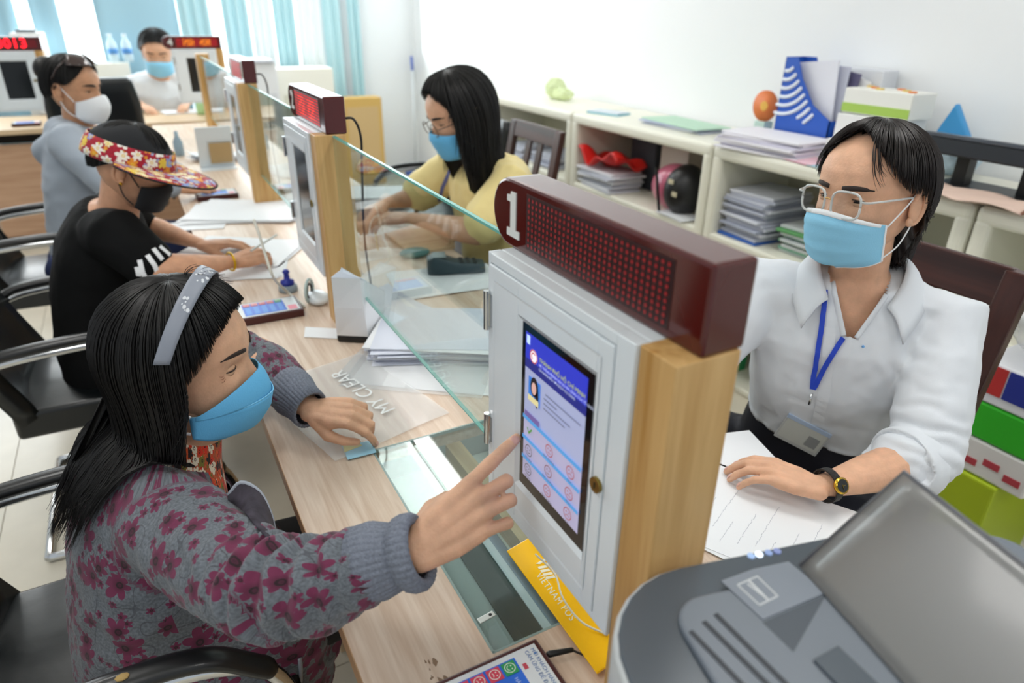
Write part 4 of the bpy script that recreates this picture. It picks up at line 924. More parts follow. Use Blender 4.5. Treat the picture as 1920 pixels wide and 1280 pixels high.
# glasses
gl = thing('eyeglasses', 'clear plastic eyeglasses worn by the clerk in the white shirt', 'glasses', H2@V((.1, 0, .11)))
M_rim = mat('clear_frame', '#D5DAD9', .15, alpha=.75, coat=.5); M_lens = glass_mat('lens_glass', '#FAFCFC', .01)
def gl_in(p): return H2@V(p)
for s in (-1, 1):
    pts = []; n = 28
    for k in range(n+1):
        a = 2*math.pi*k/n; ex = .62; yy = math.copysign(abs(math.cos(a))**ex, math.cos(a))*.0255; zz = math.copysign(abs(math.sin(a))**ex, math.sin(a))*.021
        pts.append(gl_in((.1075-.006*((yy*1)/.0255*.5+.5)*(1) - .004*abs(0), s*(.0325+yy), .1115+zz*(1 if zz > 0 else 1.08)+(-.001 if zz < 0 else 0))))
    MB().tube(pts, .0019, 8).build('rim', M_rim, gl, True, world=True)
    MB().add(pts[:-1], [tuple(range(n))]).build('lens', M_lens, gl, world=True)
    MB().tube([gl_in(p) for p in bezier([(.1015, s*.0595, .1195), (.096, s*.070, .120), (.05, s*.0785, .1215), (.0, s*.0815, .121), (-.02, s*.080, .112)], 5)], .0017, 8, flat=.7).build('temple', M_rim, gl, True, world=True)
MB().tube([gl_in(p) for p in bezier([(.1065, -.008, .1155), (.1115, 0, .118), (.1065, .008, .1155)], 5)], .0012, 8).build('bridge', mat('gold_metal', '#C9A36A', .25, metal=1), gl, True, world=True)
# shirt
M_sh = mat('white_shirt', '#DDE2E8', .75, bump=.05, bump_scale=700, sheen=.2)
st = MB(); torso_mb(st, [(V(c), w*1.06+.004, a*1.06+.006, b*1.05+.006) for c, w, a, b in [((1.15, .737, .705), .148, .105, .105)]+spK[2:]], (.64, -.77, 0))
slC = elC.lerp(wC, .12)+V((.0, 0, .004)); slE = elC+V((.012, -.006, .004))
limb(st, [V((1.14, .64, .975)), shC+V((.003, -.004, 0)), shC.lerp(elC, .5)+V((.006, -.004, 0)), slE, slC], [.066, .062, .058, .056, .053])
limb(st, [V((1.05, .76, .975)), shC2, shC2.lerp(elC2, .5), elC2, elC2.lerp(wC2, .4)], [.066, .066, .060, .056, .05])
me = remesh(st, .005, 7); folds(me, .0065, 10, (1.3, 1.3, .8), 9, .8); folds(me, .0022, 28, (1, 1, 1), 12, .6)
creases(me, elC+V((0, 0, .04)), shC-elC, .028, .004, .06, 3); creases(me, shC+V((-.06, .0, -.07)), (1, -.3, .6), .03, .004, .05, 6)
fC = V((-.77, -.64, 0)); lC = np.array([.64, -.77, 0]); oC = np.array([1.088, .703, 1.04])
bu = bvh_of(me)
vpts = []
for s_ in (-1, 1):
    for k in range(9):
        z = .955+.075*(k/8); lat = .010+.42*(z-.955); o_ = V(oC)+V(lC)*lat*s_; o_.z = z; q = bu.ray_cast(o_+fC*.4, -fC)
        vpts.append((s_, k, q[0]))
me = cut(me, lambda c: ~((((c-oC)@np.array(fC)) > .0) & (np.abs((c-oC)@lC) < .010+.42*np.clip(c[:, 2]-.955, 0, 1)) & (c[:, 2] > .955)))
sho = mobj('shirt', me, M_sh, k1, solid=.0025, label='white cotton shirt with rolled sleeves'); bs = bvh_of(me)
for s_ in (-1, 1):
    P = [q[2]+fC*.003 for q in vpts if q[0] == s_ and q[2] is not None]; MB().tube(bezier(P, 3), .0055, 8, flat=.6).build('neckline', M_sh, sho, True, world=True)
# rolled cuff
rc = MB(); ax = (wC-elC).normalized(); cc = elC.lerp(wC, .14)
rc.tube([cc-ax*.035, cc-ax*.02, cc-ax*.0, cc+ax*.012, cc+ax*.018, cc+ax*.012], [.058, .0615, .0625, .061, .056, .050], 28, up=(0, 0, 1)); rme = remesh(rc, .004, 3); folds(rme, .0028, 20, (1, 1, 1), 3, .7); mobj('rolled_cuff', rme, M_sh, sho)
# collar: two flaps and a stand
def collar(side):
    a0 = oC+lC*side*.012+np.array(fC)*.062
    P = [V(oC)+V(lC)*(side*.0)-fC*.062+V((0, 0, .042)), V(oC)+V(lC)*(side*.062)-fC*.02+V((0, 0, .036)), V(oC)+V(lC)*(side*.066)+fC*.028+V((0, 0, .012)), V(oC)+V(lC)*(side*.046)+fC*.072+V((0, 0, -.028))]
    Q = [P[0]-fC*.022+V((0, 0, -.034)), P[1]+V(lC)*side*.03+V((0, 0, -.036)), P[2]+V(lC)*side*.040+fC*.018+V((0, 0, -.040)), P[3]+V(lC)*side*.034+fC*.024+V((0, 0, -.052))]
    A, B = bezier(P, 6), bezier(Q, 6); n = len(A)-1
    return MB().grid(lambda s, t: A[round(s*n)].lerp(B[round(s*n)], t)+V((0, 0, .010*math.sin(t*math.pi))), n, 5)
for s in (-1, 1): collar(s).build('collar', M_sh, sho, True, world=True, solid=.003)
pl = ribbon(bs, [(1556, 612), (1552, 680), (1545, 740), (1530, 800)], .020, .001, .0014); pl.build('placket', M_sh, sho, False, world=True)
p, n = hit(bs, 1618, 649, .002)
if p is not None: MB().sphere(p, .0026, 8, 6).build('chest_emblem', mat('emblem_blue', '#6FA6DC', .6), sho, world=True)
# trousers
tr = MB(); limb(tr, [(1.20, .68, .47), (1.0, .55, .53), (.86, .45, .52), (.86, .46, .3), (.88, .5, .06)], [.105, .092, .072, .06, .05]); limb(tr, [(1.15, .87, .50), (1.0, .94, .56), (.80, .93, .55), (.79, .93, .3), (.82, .93, .06)], [.105, .095, .074, .06, .05])
torso_mb(tr, [((1.19, .765, .38), .17, .13, .13), ((1.18, .76, .5), .168, .13, .125), ((1.165, .75, .62), .163, .122, .115), ((1.152, .738, .725), .151, .110, .108)], (.64, -.77, 0))
tme = remesh(tr, .009, 5); folds(tme, .006, 10, (1, 1, 1), 4, .7); mobj('trousers', tme, mat('navy_trousers', '#141622', .7, bump=.05, bump_scale=300), k1)
for q in ((.88, .5), (.82, .93)):
    sh = MB(); sh.tube([(q[0]+.04, q[1], .045), (q[0]-.03, q[1], .045), (q[0]-.12, q[1]-.03, .032)], [.036, .04, .026], 12, round_cap=True); sh.build('shoe', M_black, k1, True, world=True)
# lanyard with badge
ly = thing('lanyard', 'royal blue lanyard with a clear badge holder on the white shirt', 'lanyard', PD(1520, 760, 1.14))
M_lan = mat('lanyard_blue', '#1F45C4', .6)
for pix in ([(1549, 545), (1543, 600), (1533, 660), (1527, 700), (1524, 727)], [(1636, 556), (1612, 592), (1582, 632), (1552, 678), (1526, 727)]):
    ribbon(bs, pix, .0085, .0045, .0012, 8).build('strap', M_lan, ly, world=True)
p, n = hit(bs, 1523, 738, .007); p2, n2 = hit(bs, 1506, 806, .012)
if p is not None and p2 is not None:
    MB().tube([p+V((0, 0, .004)), p+V((0, 0, -.018))], .0035, 8, flat=.5).build('clip', M_chrome, ly, True, world=True)
    nn = (n2*.35+fC*.65+V((0, 0, .1))).normalized(); up = V((0, 0, 1)); xx = up.cross(nn).normalized(); xx = (xx*.93-up*.30).normalized(); yy = nn.cross(xx)
    R = frame(p2, xx, yy).to_3x3()
    MB().box(p2, (.086, .060, .003), M=R).build('badge_holder', mat('badge_plastic', '#C9CCCB', .2, alpha=.8), ly, world=True, bevel=.003)
    MB().box(p2+nn*.0018, (.078, .045, .001), M=R).build('badge_card', mat('badge_card', '#BFC2BC', .4), ly, world=True)
    MB().box(p2+nn*.0026+xx*.022-yy*.004, (.022, .024, .0006), M=R).build('badge_photo', mat('badge_photo', '#8D9090', .4), ly, world=True)
    MB().box(p2+yy*.027+nn*.001, (.086, .008, .004), M=R).build('badge_clamp', mat('badge_clamp', '#A9BBD3', .3), ly, world=True)
# wrist watch
wt = thing('wristwatch', 'gold wristwatch with black dial and black strap on the clerk\'s wrist', 'watch', wC)
ax = (elC-wC).normalized(); wc_ = wC+ax*.016; dn = (CAM-wc_).normalized(); dn = (dn-ax*dn.dot(ax)).normalized(); dn = (dn+V((.15, -.35, -.05))); dn = (dn-ax*dn.dot(ax)).normalized(); sd = ax.cross(dn)
bm = MB(); n = 36; rs = []
for k in range(n):
    a = 2*math.pi*k/n; r_ = .0255; c = wc_+dn*math.cos(a)*r_*.96+sd*math.sin(a)*r_*1.0; o = (dn*math.cos(a)+sd*math.sin(a)).normalized()
    rs.append([c+ax*.0065+o*.0015, c-ax*.0065+o*.0015, c-ax*.0065-o*.0008, c+ax*.0065-o*.0008])
rs.append(rs[0]); bm.rings(rs, cap=False); bm.build('strap', mat('black_leather', '#14120F', .5, bump=.4, bump_scale=500), wt, world=True)
cd = wc_+dn*.0262
MB().cyl(cd-dn*.001, cd+dn*.004, .0128, n=28).build('case', mat('gold_case', '#D9B040', .22, metal=1), wt, True, world=True)
MB().cyl(cd+dn*.0041, cd+dn*.0046, .0102, n=24).build('dial', M_blackgl, wt, world=True)
MB().box(cd+dn*.005+sd*.002, (.0008, .008, .0006), M=frame((0, 0, 0), ax, sd).to_3x3()).box(cd+dn*.005+ax*.002, (.006, .0008, .0006), M=frame((0, 0, 0), ax, sd).to_3x3()).build('hand', M_brass, wt, world=True)
# ============================================================ the other people (further back)
def simple_hand(M, side, curl=.5, sc=.95, arm=None, arm_r=(.035, .027), vox=.003):
    pose = {k: (.04*(i-1.5)*-1, [curl*.7, curl, curl*.6]) for i, k in enumerate(FING)}
    return hand_mb(M, side, pose, [(.6, -.4), (.3, -.4), (.2, -.3)], sc, arm=arm, arm_r=arm_r, vox=vox)[0]
# ---- woman in black with the floral sun visor
M_sk3 = skin_mat('skin_warm', '#D3A080')
c2 = thing('person', 'woman in black top and red floral visor cap writing at the counter', 'person', (-.15, 2.2, 0))
H3 = headM((-.026, 2.125, 1.064), (.90, -.20, -.34), (.33, -.04, .94), .94)
shR = V((-.10, 2.03, .905)); elR = V((-.012, 1.935, .815)); wr3 = PZ(440, 489, .80); tip3 = PZ(508, 470, .80)
M3 = rot_frame(wr3, (tip3-wr3), (-.2, -.5, .85)); 
me_h3 = simple_hand(M3, 1, .8, .95, elR, (.045, .032))
M3b = rot_frame(PZ(385, 475, .785)+V((0, .10, 0)), (1, -.2, 0), (0, 0, 1)); me_h3b = simple_hand(M3b, -1, .4, .95, V((-.02, 2.4, .82)))
nk = MB(); limb(nk, [(-.10, 2.17, .9), (-.075, 2.15, .96), (-.055, 2.135, 1.03)], [.06, .052, .05])
sp3 = [((-.19, 2.2, .42), .17, .14, .13), ((-.19, 2.2, .56), .17, .14, .13), ((-.175, 2.2, .7), .165, .13, .12), ((-.14, 2.19, .82), .165, .12, .115), ((-.11, 2.18, .895), .15, .09, .095), ((-.09, 2.17, .94), .075, .06, .065)]
torso_mb(nk, [(V(c), w*.9, a*.9, b*.9) for c, w, a, b in sp3], (0, 1, 0))
body3 = mobj('body', join_mesh('body', [remesh(nk, .008, 5), head_mb(H3, 48, 44), ear_mb(H3, 1), ear_mb(H3, -1), me_h3, me_h3b]), M_sk3, c2)
eyes(H3, body3, .4, (0, -.2), skin=M_sk3); brows(H3, body3)
bl = MB(); torso_mb(bl, [(V(c), w*1.03+.004, a*1.05+.004, b*1.05+.004) for c, w, a, b in sp3[:-1]]+[((-.095, 2.172, .925), .105, .075, .08)], (0, 1, 0))
limb(bl, [V((-.12, 2.08, .89)), shR, shR.lerp(elR, .75)], [.075, .075, .066]); limb(bl, [V((-.12, 2.28, .89)), V((-.1, 2.35, .895)), V((-.05, 2.4, .83))], [.07, .07, .062])
me = remesh(bl, .007, 6); folds(me, .005, 11, (1, 1, 1), 2, .7); t3 = mobj('top', me, mat('black_jersey', '#08090A', .85, spec=.2), c2)
# striped sleeve hem
b3 = bvh_of(me)
for pix in ([(262, 487), (268, 510), (276, 528)], [(257, 500), (261, 517)], [(276, 478), (290, 498), (294, 508)], [(287, 466), (304, 487)], [(299, 462), (318, 478)]):
    rb = ribbon(b3, pix, .012, .0015, .001, 4)
    if rb.v: rb.build('stripe', M_paper, t3, world=True)
def hair_stub(M, parent, m, seed, end, hang, off=.012, strands=500, wind=V((0, 0, 0)), neck=.06, w=.0016):
    return Hair(M, end, hang, wind, neckpush=neck).build('hair', m, parent, -math.pi, math.pi, off, 60, strands, w, .006, seed=seed, shell_off=off*.8)
ip = lambda xs, ys: (lambda ph: float(np.interp(math.degrees(abs(math.atan2(math.sin(ph), math.cos(ph)))), xs, ys)))
e3 = ip([0, 45, 70, 85, 100, 140, 180], [58, 68, 80, 84, 88, 108, 112]); hair_stub(H3, c2, M_hair, 21, lambda p: math.radians(e3(p)), lambda p: 0, .006, 300)
# visor cap: black crown, floral band and long brim
cp = thing('visor_cap', 'black cap with a wide red floral sun visor worn while writing', 'hat', H3@V((0, 0, .16)))
MB().grid(lambda s, t: H3@(lambda q_: V((q_.x, q_.y, .125+(q_.z-.125)*.82)))(skull(.02+t*math.radians(72), s*2*math.pi, .022-.003*t)+V((-.004, 0, .004+.005*math.sin(s*19)*math.sin(t*3)))), 40, 10).build('crown', mat('black_cotton', '#1B1D21', .85), cp, True, world=True, solid=.002)
M_fl = flower_mat('visor_floral', '#A9142E', ['#F0E6B8', '#E4922B', '#8FA3D6', '#F3EDE2', '#E9C94A'], '#E8C33A', .028, dens=.95, size=.62, npet=6)
def band3(s, t): return H3@(skull(math.radians(66+26*t), s*2*math.pi, .022)+V((-.004, 0, .004)))
def brim(s, t):
    a = math.radians(-100+200*s); L = .100*max(0, math.cos(a*.85))**.7+.012; p = skull(math.radians(84), a, .024)
    d = V((math.cos(a)*.9+.25, math.sin(a)*.55, .10-.22*t)).normalized(); return H3@(p+d*L*t+V((0, 0, -.004)))
def uvm(mb, nu, nv, su, sv):
    me = mb.mesh('m'); at = me.attributes.new('pat', 'FLOAT_VECTOR', 'POINT'); P = []
    for i in range(nu+1):
        for j in range(nv+1): P += [i/nu*su, j/nv*sv, 0]
    at.data.foreach_set('vector', P); return me
mobj('band', uvm(MB().grid(band3, 48, 4), 48, 4, .62, .05), M_fl, cp, solid=.002)
mobj('brim', uvm(MB().grid(brim, 40, 12), 40, 12, .34, .12), M_fl, cp, solid=.002)
MB().tube([brim(k/40, 1) for k in range(41)], .0028, 6).build('brim_edging', mat('black_edging', '#14151A', .8), cp, True, world=True)
fn = mask_grid(H3); mk = MB().grid(fn, 28, 14).build('face_mask', mat('mask_black', '#15161A', .8), c2, True, world=True, solid=.002, label='black face mask'); straps(H3, mk, mat('loop_black', '#17181B', .7), r=.0018)
MB().sphere(H3@V((-.004, -.083, .074)), .0045, 8, 6).build('earring', mat('gold', '#D9A93A', .25, metal=1), body3, True, world=True)
bx3 = M3.to_translation(); axx = (elR-bx3).normalized(); q_ = bx3+axx*.012
bg = MB(); sd_ = axx.cross(V((0, 0, 1))).normalized(); up_ = sd_.cross(axx); bg.tube([q_+sd_*math.cos(2*math.pi*k/24)*.029+up_*math.sin(2*math.pi*k/24)*.025 for k in range(25)], .0032, 8); bg.build('bracelet', mat('gold_yellow', '#E0B21E', .3, metal=.8), body3, True, world=True)
pt = MB()
for y in (2.11, 2.29): limb(pt, [(-.17, y, .45), (.08, y, .52), (.32, y, .5), (.35, y, .3), (.31, y, .05)], [.1, .09, .07, .058, .045])
mobj('trousers', remesh(pt, .014, 4), mat('navy_denim', '#1C2546', .8), c2)
pen = thing('pen', 'white pen held by the woman with the visor cap', 'pen', tip3)
MB().tube([PZ(455, 497, .79)+V((0.03, 0, .04)), PZ(520, 452, .80)+V((0, 0, .02))], .0035, 8, round_cap=True).build('barrel', mat('pen_grey', '#C9CBC8', .4), pen, True, world=True)
# ---- woman in the grey hoodie
M_sk4 = skin_mat('skin_tan2', '#C99775')
c3 = thing('person', 'woman in light grey hoodie with white mask and sunglasses on her head', 'person', (-.3, 3.25, 0))
H4 = headM((-.175, 3.25, 1.165), (.86, -.50, -.10), (.06, -.02, .99), .99)
nk = MB(); limb(nk, [(-.19, 3.28, 1.0), (-.19, 3.27, 1.06), (-.18, 3.26, 1.12)], [.06, .05, .05])
sp4 = [((-.36, 3.28, .45), .17, .13, .13), ((-.35, 3.28, .62), .165, .13, .12), ((-.325, 3.28, .78), .165, .13, .12), ((-.29, 3.28, .92), .165, .12, .12), ((-.265, 3.28, .99), .14, .085, .09), ((-.245, 3.275, 1.03), .075, .06, .07)]
sp4 = [(V(c)+V((.085, 0, 0)), w*.86, a*.9, b*.9) for c, w, a, b in sp4]
torso_mb(nk, [(V(c), w*.9, a*.9, b*.9) for c, w, a, b in sp4], (.35, .94, 0))
shR, elR, wr = V((-.235, 3.12, .985)), V((-.13, 2.98, .85)), V((.12, 3.0, .80)); M4 = rot_frame(wr, (1, .1, -.1), (0, -.1, 1)); me_a = simple_hand(M4, 1, .5, .95, elR)
nk2 = MB(); limb(nk2, [shR, elR], [.045, .038])
body4 = mobj('body', join_mesh('body', [remesh(nk, .009, 5), head_mb(H4, 48, 44), ear_mb(H4, 1), ear_mb(H4, -1), me_a, remesh(nk2, .009, 2)]), M_sk4, c3)
eyes(H4, body4, .55, (0, -.1), skin=M_sk4); brows(H4, body4, th=.004)
hd = MB(); torso_mb(hd, [(V(c), w*1.06+.004, a*1.07+.004, b*1.07+.004) for c, w, a, b in sp4], (.35, .94, 0))
limb(hd, [V((-.22, 3.18, .98)), shR, shR.lerp(elR, .5), elR, elR.lerp(wr, .55), elR.lerp(wr, .85)], [.07, .072, .064, .06, .052, .042]); limb(hd, [V((-.25, 3.38, .98)), V((-.2, 3.44, .98)), V((.0, 3.45, .84)), V((.12, 3.3, .81))], [.07, .07, .055, .045])
limb(hd, [(-.215, 3.17, 1.01), (-.26, 3.26, 1.0), (-.225, 3.38, 1.01)], [.04, .062, .04]); limb(hd, [(-.26, 3.22, .98), (-.325, 3.27, .93), (-.28, 3.32, .96)], [.05, .05, .045])
me = remesh(hd, .008, 6); folds(me, .007, 10, (1, 1, 1.2), 4, .75); mobj('hoodie', me, mat('grey_hoodie', '#9FA9B5', .85, sheen=.2), c3, label='light grey hooded sweatshirt')
e4 = ip([0, 25, 45, 62, 75, 90, 110, 150, 180], [42, 46, 62, 76, 86, 84, 110, 118, 118]); h4 = hair_stub(H4, c3, M_hair, 31, lambda p: math.radians(e4(p)), lambda p: 0, .011, 500)
MB().sphere(H4@V((-.10, 0, .175)), 1, 16, 12, M=H4.to_3x3()@Matrix.Diagonal((.04, .05, .045))).build('bun', M_hair, h4, True, world=True)
fn = mask_grid(H4, 'kn'); mk = MB().grid(fn, 28, 16).build('face_mask', M_maskw, c3, True, world=True, solid=.002, label='white cone-shaped respirator mask'); straps(H4, mk, M_loop, r=.002)
sg = thing('sunglasses', 'brown sunglasses pushed up on the hair of the woman in grey', 'sunglasses', H4@V((0, 0, .22)))
M_sun = mat('sunglass_brown', '#3A2A26', .15, coat=.5)
for s in (-1, 1):
    MB().grid(lambda u, v: H4@(skull(math.radians(28+24*v), s*math.radians(10+58*u), .026)), 8, 6).build('lens', M_sun, sg, True, world=True, solid=.002)
    MB().tube([H4@skull(math.radians(42), s*math.radians(70), .026), H4@skull(math.radians(60), s*math.radians(88), .022), H4@skull(math.radians(78), s*math.radians(98), .018)], .003, 8, flat=.5).build('temple', M_sun, sg, True, world=True)
MB().tube([H4@skull(math.radians(34), math.radians(-11), .027), H4@skull(math.radians(34), math.radians(11), .027)], .002, 8).build('bridge', M_sun, sg, world=True)
pt = MB()
for y in (3.2, 3.36): limb(pt, [(-.34, y, .46), (-.08, y, .52), (.2, y, .5), (.23, y, .3), (.2, y, .05)], [.1, .09, .07, .058, .045])
mobj('trousers', remesh(pt, .016, 4), mat('jeans_blue', '#22305A', .8), c3)
# ---- clerk in yellow
M_sk5 = skin_mat('skin_fair', '#D9A98A')
k2 = thing('person', 'long-haired clerk in pale yellow blouse and blue mask behind the glass', 'person', (1.08, 2.1, 0))
H5 = headM((.915, 2.040, 1.168), (-.92, .02, -.36), (-.36, 0, .93), 1.05)
nk = MB(); limb(nk, [(1.02, 2.07, 1.0), (.985, 2.06, 1.06), (.945, 2.045, 1.11)], [.06, .05, .05])
sp5 = [((1.14, 2.1, .46), .18, .13, .13), ((1.12, 2.09, .62), .17, .125, .12), ((1.095, 2.085, .76), .165, .12, .115), ((1.06, 2.08, .89), .165, .125, .11), ((1.03, 2.075, .97), .15, .095, .095), ((1.01, 2.07, 1.02), .08, .06, .065)]
torso_mb(nk, [(V(c), w*.9, a*.9, b*.9) for c, w, a, b in sp5], (.12, -.99, 0))
shL, elL, wl = V((1.045, 1.91, .965)), V((.905, 1.90, .815)), V((.75, 2.12, .83)); M5 = rot_frame(wl, (-.7, .65, -.12), (-.1, -.2, 1)); me_a = simple_hand(M5, -1, .5, .95, elL, (.042, .03))
shR, elR, wr = V((1.0, 2.24, .965)), V((.86, 2.33, .84)), V((.72, 2.28, .84)); M5b = rot_frame(wr, (-.8, -.5, -.1), (0, 0, 1)); me_b = simple_hand(M5b, 1, .6, .95, elR)
nk2 = MB(); limb(nk2, [shL, elL], [.048, .042]); limb(nk2, [shR, elR], [.046, .04])
body5 = mobj('body', join_mesh('body', [remesh(nk, .009, 5), head_mb(H5, 48, 44), ear_mb(H5, 1), ear_mb(H5, -1), me_a, me_b, remesh(nk2, .007, 2)]), M_sk5, k2)
eyes(H5, body5, .4, (0, -.2), skin=M_sk5); brows(H5, body5)
yb = MB(); torso_mb(yb, [(V(c), w*1.06+.006, a*1.07+.006, b*1.07+.006) for c, w, a, b in sp5[:-1]]+[((1.02, 2.072, 1.0), .10, .075, .08)], (.12, -.99, 0))
limb(yb, [V((1.06, 1.98, .96)), shL, shL.lerp(elL, .8)], [.075, .076, .072]); limb(yb, [V((1.02, 2.18, .96)), shR, shR.lerp(elR, .85)], [.075, .074, .07])
me = remesh(yb, .007, 6); folds(me, .008, 9, (1.2, 1.2, .8), 14, .8); folds(me, .003, 22, (1, 1, 1), 17, .7); mobj('blouse', me, mat('yellow_blouse', '#F0DC98', .75, sheen=.2), k2, label='pale yellow blouse'); b5 = bvh_of(me)
for pix in ([(852, 300), (842, 325), (830, 350), (820, 385)],):
    rb = ribbon(b5, pix, .012, .003, .001, 4)
    if rb.v: rb.build('lanyard_strap', mat('lanyard_violet', '#6B72B0', .6), k2, world=True)
e5 = ip([0, 25, 45, 62, 75, 100, 180], [46, 50, 64, 78, 92, 104, 106]); l5 = ip([0, 58, 66, 80, 120, 180], [0, 0, .15, .22, .24, .24])
hair_stub(H5, k2, M_hair, 41, lambda p: math.radians(e5(p)), l5, .016, 900, V((.1, 0, 0)), .075, .0018)
fn = mask_grid(H5); mk = MB().grid(fn, 28, 14).build('face_mask', M_maskb, k2, True, world=True, solid=.002, label='blue surgical mask'); straps(H5, mk, M_loop)
g5 = thing('eyeglasses', 'thin dark eyeglasses worn by the clerk in yellow', 'glasses', H5@V((.1, 0, .11)))
for s in (-1, 1):
    MB().tube([H5@V((.105, s*(.033+.024*math.cos(2*math.pi*k/20)), .108+.019*math.sin(2*math.pi*k/20))) for k in range(21)], .0014, 6).build('rim', mat('dark_rim', '#4A3A35', .3), g5, True, world=True)
    MB().tube([H5@V(p) for p in ((.103, s*.057, .112), (.05, s*.079, .114), (-.005, s*.082, .114))], .0014, 6).build('temple', MATS['dark_rim'], g5, True, world=True)
MB().tube([H5@V((.107, -.009, .110)), H5@V((.109, 0, .112)), H5@V((.107, .009, .110))], .0012, 6).build('bridge', MATS['dark_rim'], g5, True, world=True)
pt = MB()
for y in (2.0, 2.2): limb(pt, [(1.13, y, .47), (.9, y, .53), (.72, y, .5), (.72, y, .3), (.74, y, .05)], [.1, .09, .07, .058, .045])
mobj('trousers', remesh(pt, .016, 4), MATS['navy_trousers'], k2)
# ---- clerk at the back
k3 = thing('person', 'black-haired clerk in white behind the far counter, left of kiosk 4', 'person', (.25, 6.2, 0))
H6 = headM((.262, 5.98, 1.158), (-.12, -.95, -.28), (0, -.25, .96), 1.28)
nk = MB(); limb(nk, [(.25, 6.08, .98), (.255, 6.03, 1.06), (.26, 6.0, 1.11)], [.07, .06, .06])
sp6 = [((.22, 6.16, .46), .18, .13, .13), ((.22, 6.15, .7), .18, .13, .12), ((.225, 6.12, .87), .2, .13, .12), ((.235, 6.1, .95), .18, .1, .1), ((.245, 6.08, .99), .085, .07, .07)]
torso_mb(nk, [(V(c), w*.9, a*.9, b*.9) for c, w, a, b in sp6], (1, 0, 0))
M6 = rot_frame(V((.10, 5.86, .80)), (.3, -.9, -.1), (0, 0, 1)); M6b = rot_frame(V((.38, 5.86, .80)), (-.3, -.9, -.1), (0, 0, 1))
body6 = mobj('body', join_mesh('body', [remesh(nk, .012, 5), head_mb(H6, 40, 36), ear_mb(H6, 1), ear_mb(H6, -1), simple_hand(M6, 1, .5, 1, V((0, 6.05, .84)), vox=.004), simple_hand(M6b, -1, .5, 1, V((.48, 6.05, .84)), vox=.004)]), M_sk5, k3)
eyes(H6, body6, .4, (0, -.1), skin=M_sk5); brows(H6, body6, th=.004)
ws = MB(); torso_mb(ws, [(V(c), w*1.06+.004, a*1.07+.004, b*1.07+.004) for c, w, a, b in sp6], (1, 0, 0))
for s, e_ in ((-1, V((0, 6.05, .84))), (1, V((.48, 6.05, .84)))): limb(ws, [V((.24+s*.12, 6.1, .94)), V((.24+s*.2, 6.1, .93)), e_], [.07, .068, .06])
me = remesh(ws, .01, 5); folds(me, .006, 10, (1, 1, 1), 6, .7); mobj('shirt', me, mat('pale_shirt', '#DDE2E6', .8), k3)
e6 = ip([0, 30, 60, 80, 100, 140, 180], [52, 56, 72, 86, 94, 112, 116]); hair_stub(H6, k3, M_hair, 51, lambda p: math.radians(e6(p)), lambda p: 0, .016, 300)
fn = mask_grid(H6); mk = MB().grid(fn, 24, 12).build('face_mask', M_maskl, k3, True, world=True, solid=.002, label='pale blue surgical mask'); straps(H6, mk, M_loop)
pt = MB()
for x in (.13, .32): limb(pt, [(x, 6.15, .46), (x, 5.95, .5), (x, 5.8, .48), (x, 5.8, .05)], [.1, .09, .07, .05])
mobj('trousers', remesh(pt, .02, 3), MATS['navy_trousers'], k3)
# ============================================================ cubby shelving along the right wall
SX = 2.05; UY = [-.02, 1.03, 2.08, 3.13, 4.18]
ULAB = ['cream cubby shelf unit nearest the camera behind the white-shirted clerk', 'cream cubby shelf unit holding stacked folders and paper ream boxes', 'cream cubby shelf unit holding the red bag and the pink helmet', 'cream cubby shelf unit furthest from the camera, behind the clerk in yellow']
LEV = [(.63, .93), (.30, .585), (.03, .262)]
for i in range(4):
    y0, y1 = UY[i]+.004, UY[i+1]-.004
    t = thing('cubby_shelf', ULAB[i], 'shelf unit', ((SX+RX)/2, (y0+y1)/2, 0), group='cream cubby shelf units')
    MB().bx(SX, RX-.01, y0, y1, .93, .985).build('top_board', M_cream, t, world=True, bevel=.018, seg=3)
    for q in ((y0, y0+.05), (y1-.05, y1)): MB().bx(SX, RX-.01, q[0], q[1], 0, .95).build('side_board', M_cream, t, world=True, bevel=.018, seg=3)
    for a in ((.585, .63), (.262, .30), (0, .03)): MB().bx(SX+.004, RX-.01, y0+.03, y1-.03, a[0], a[1]).build('shelf_board', M_cream, t, world=True, bevel=.01)
    MB().bx(RX-.03, RX-.008, y0+.02, y1-.02, .0, .95).build('back_board', M_creamdk, t, world=True)
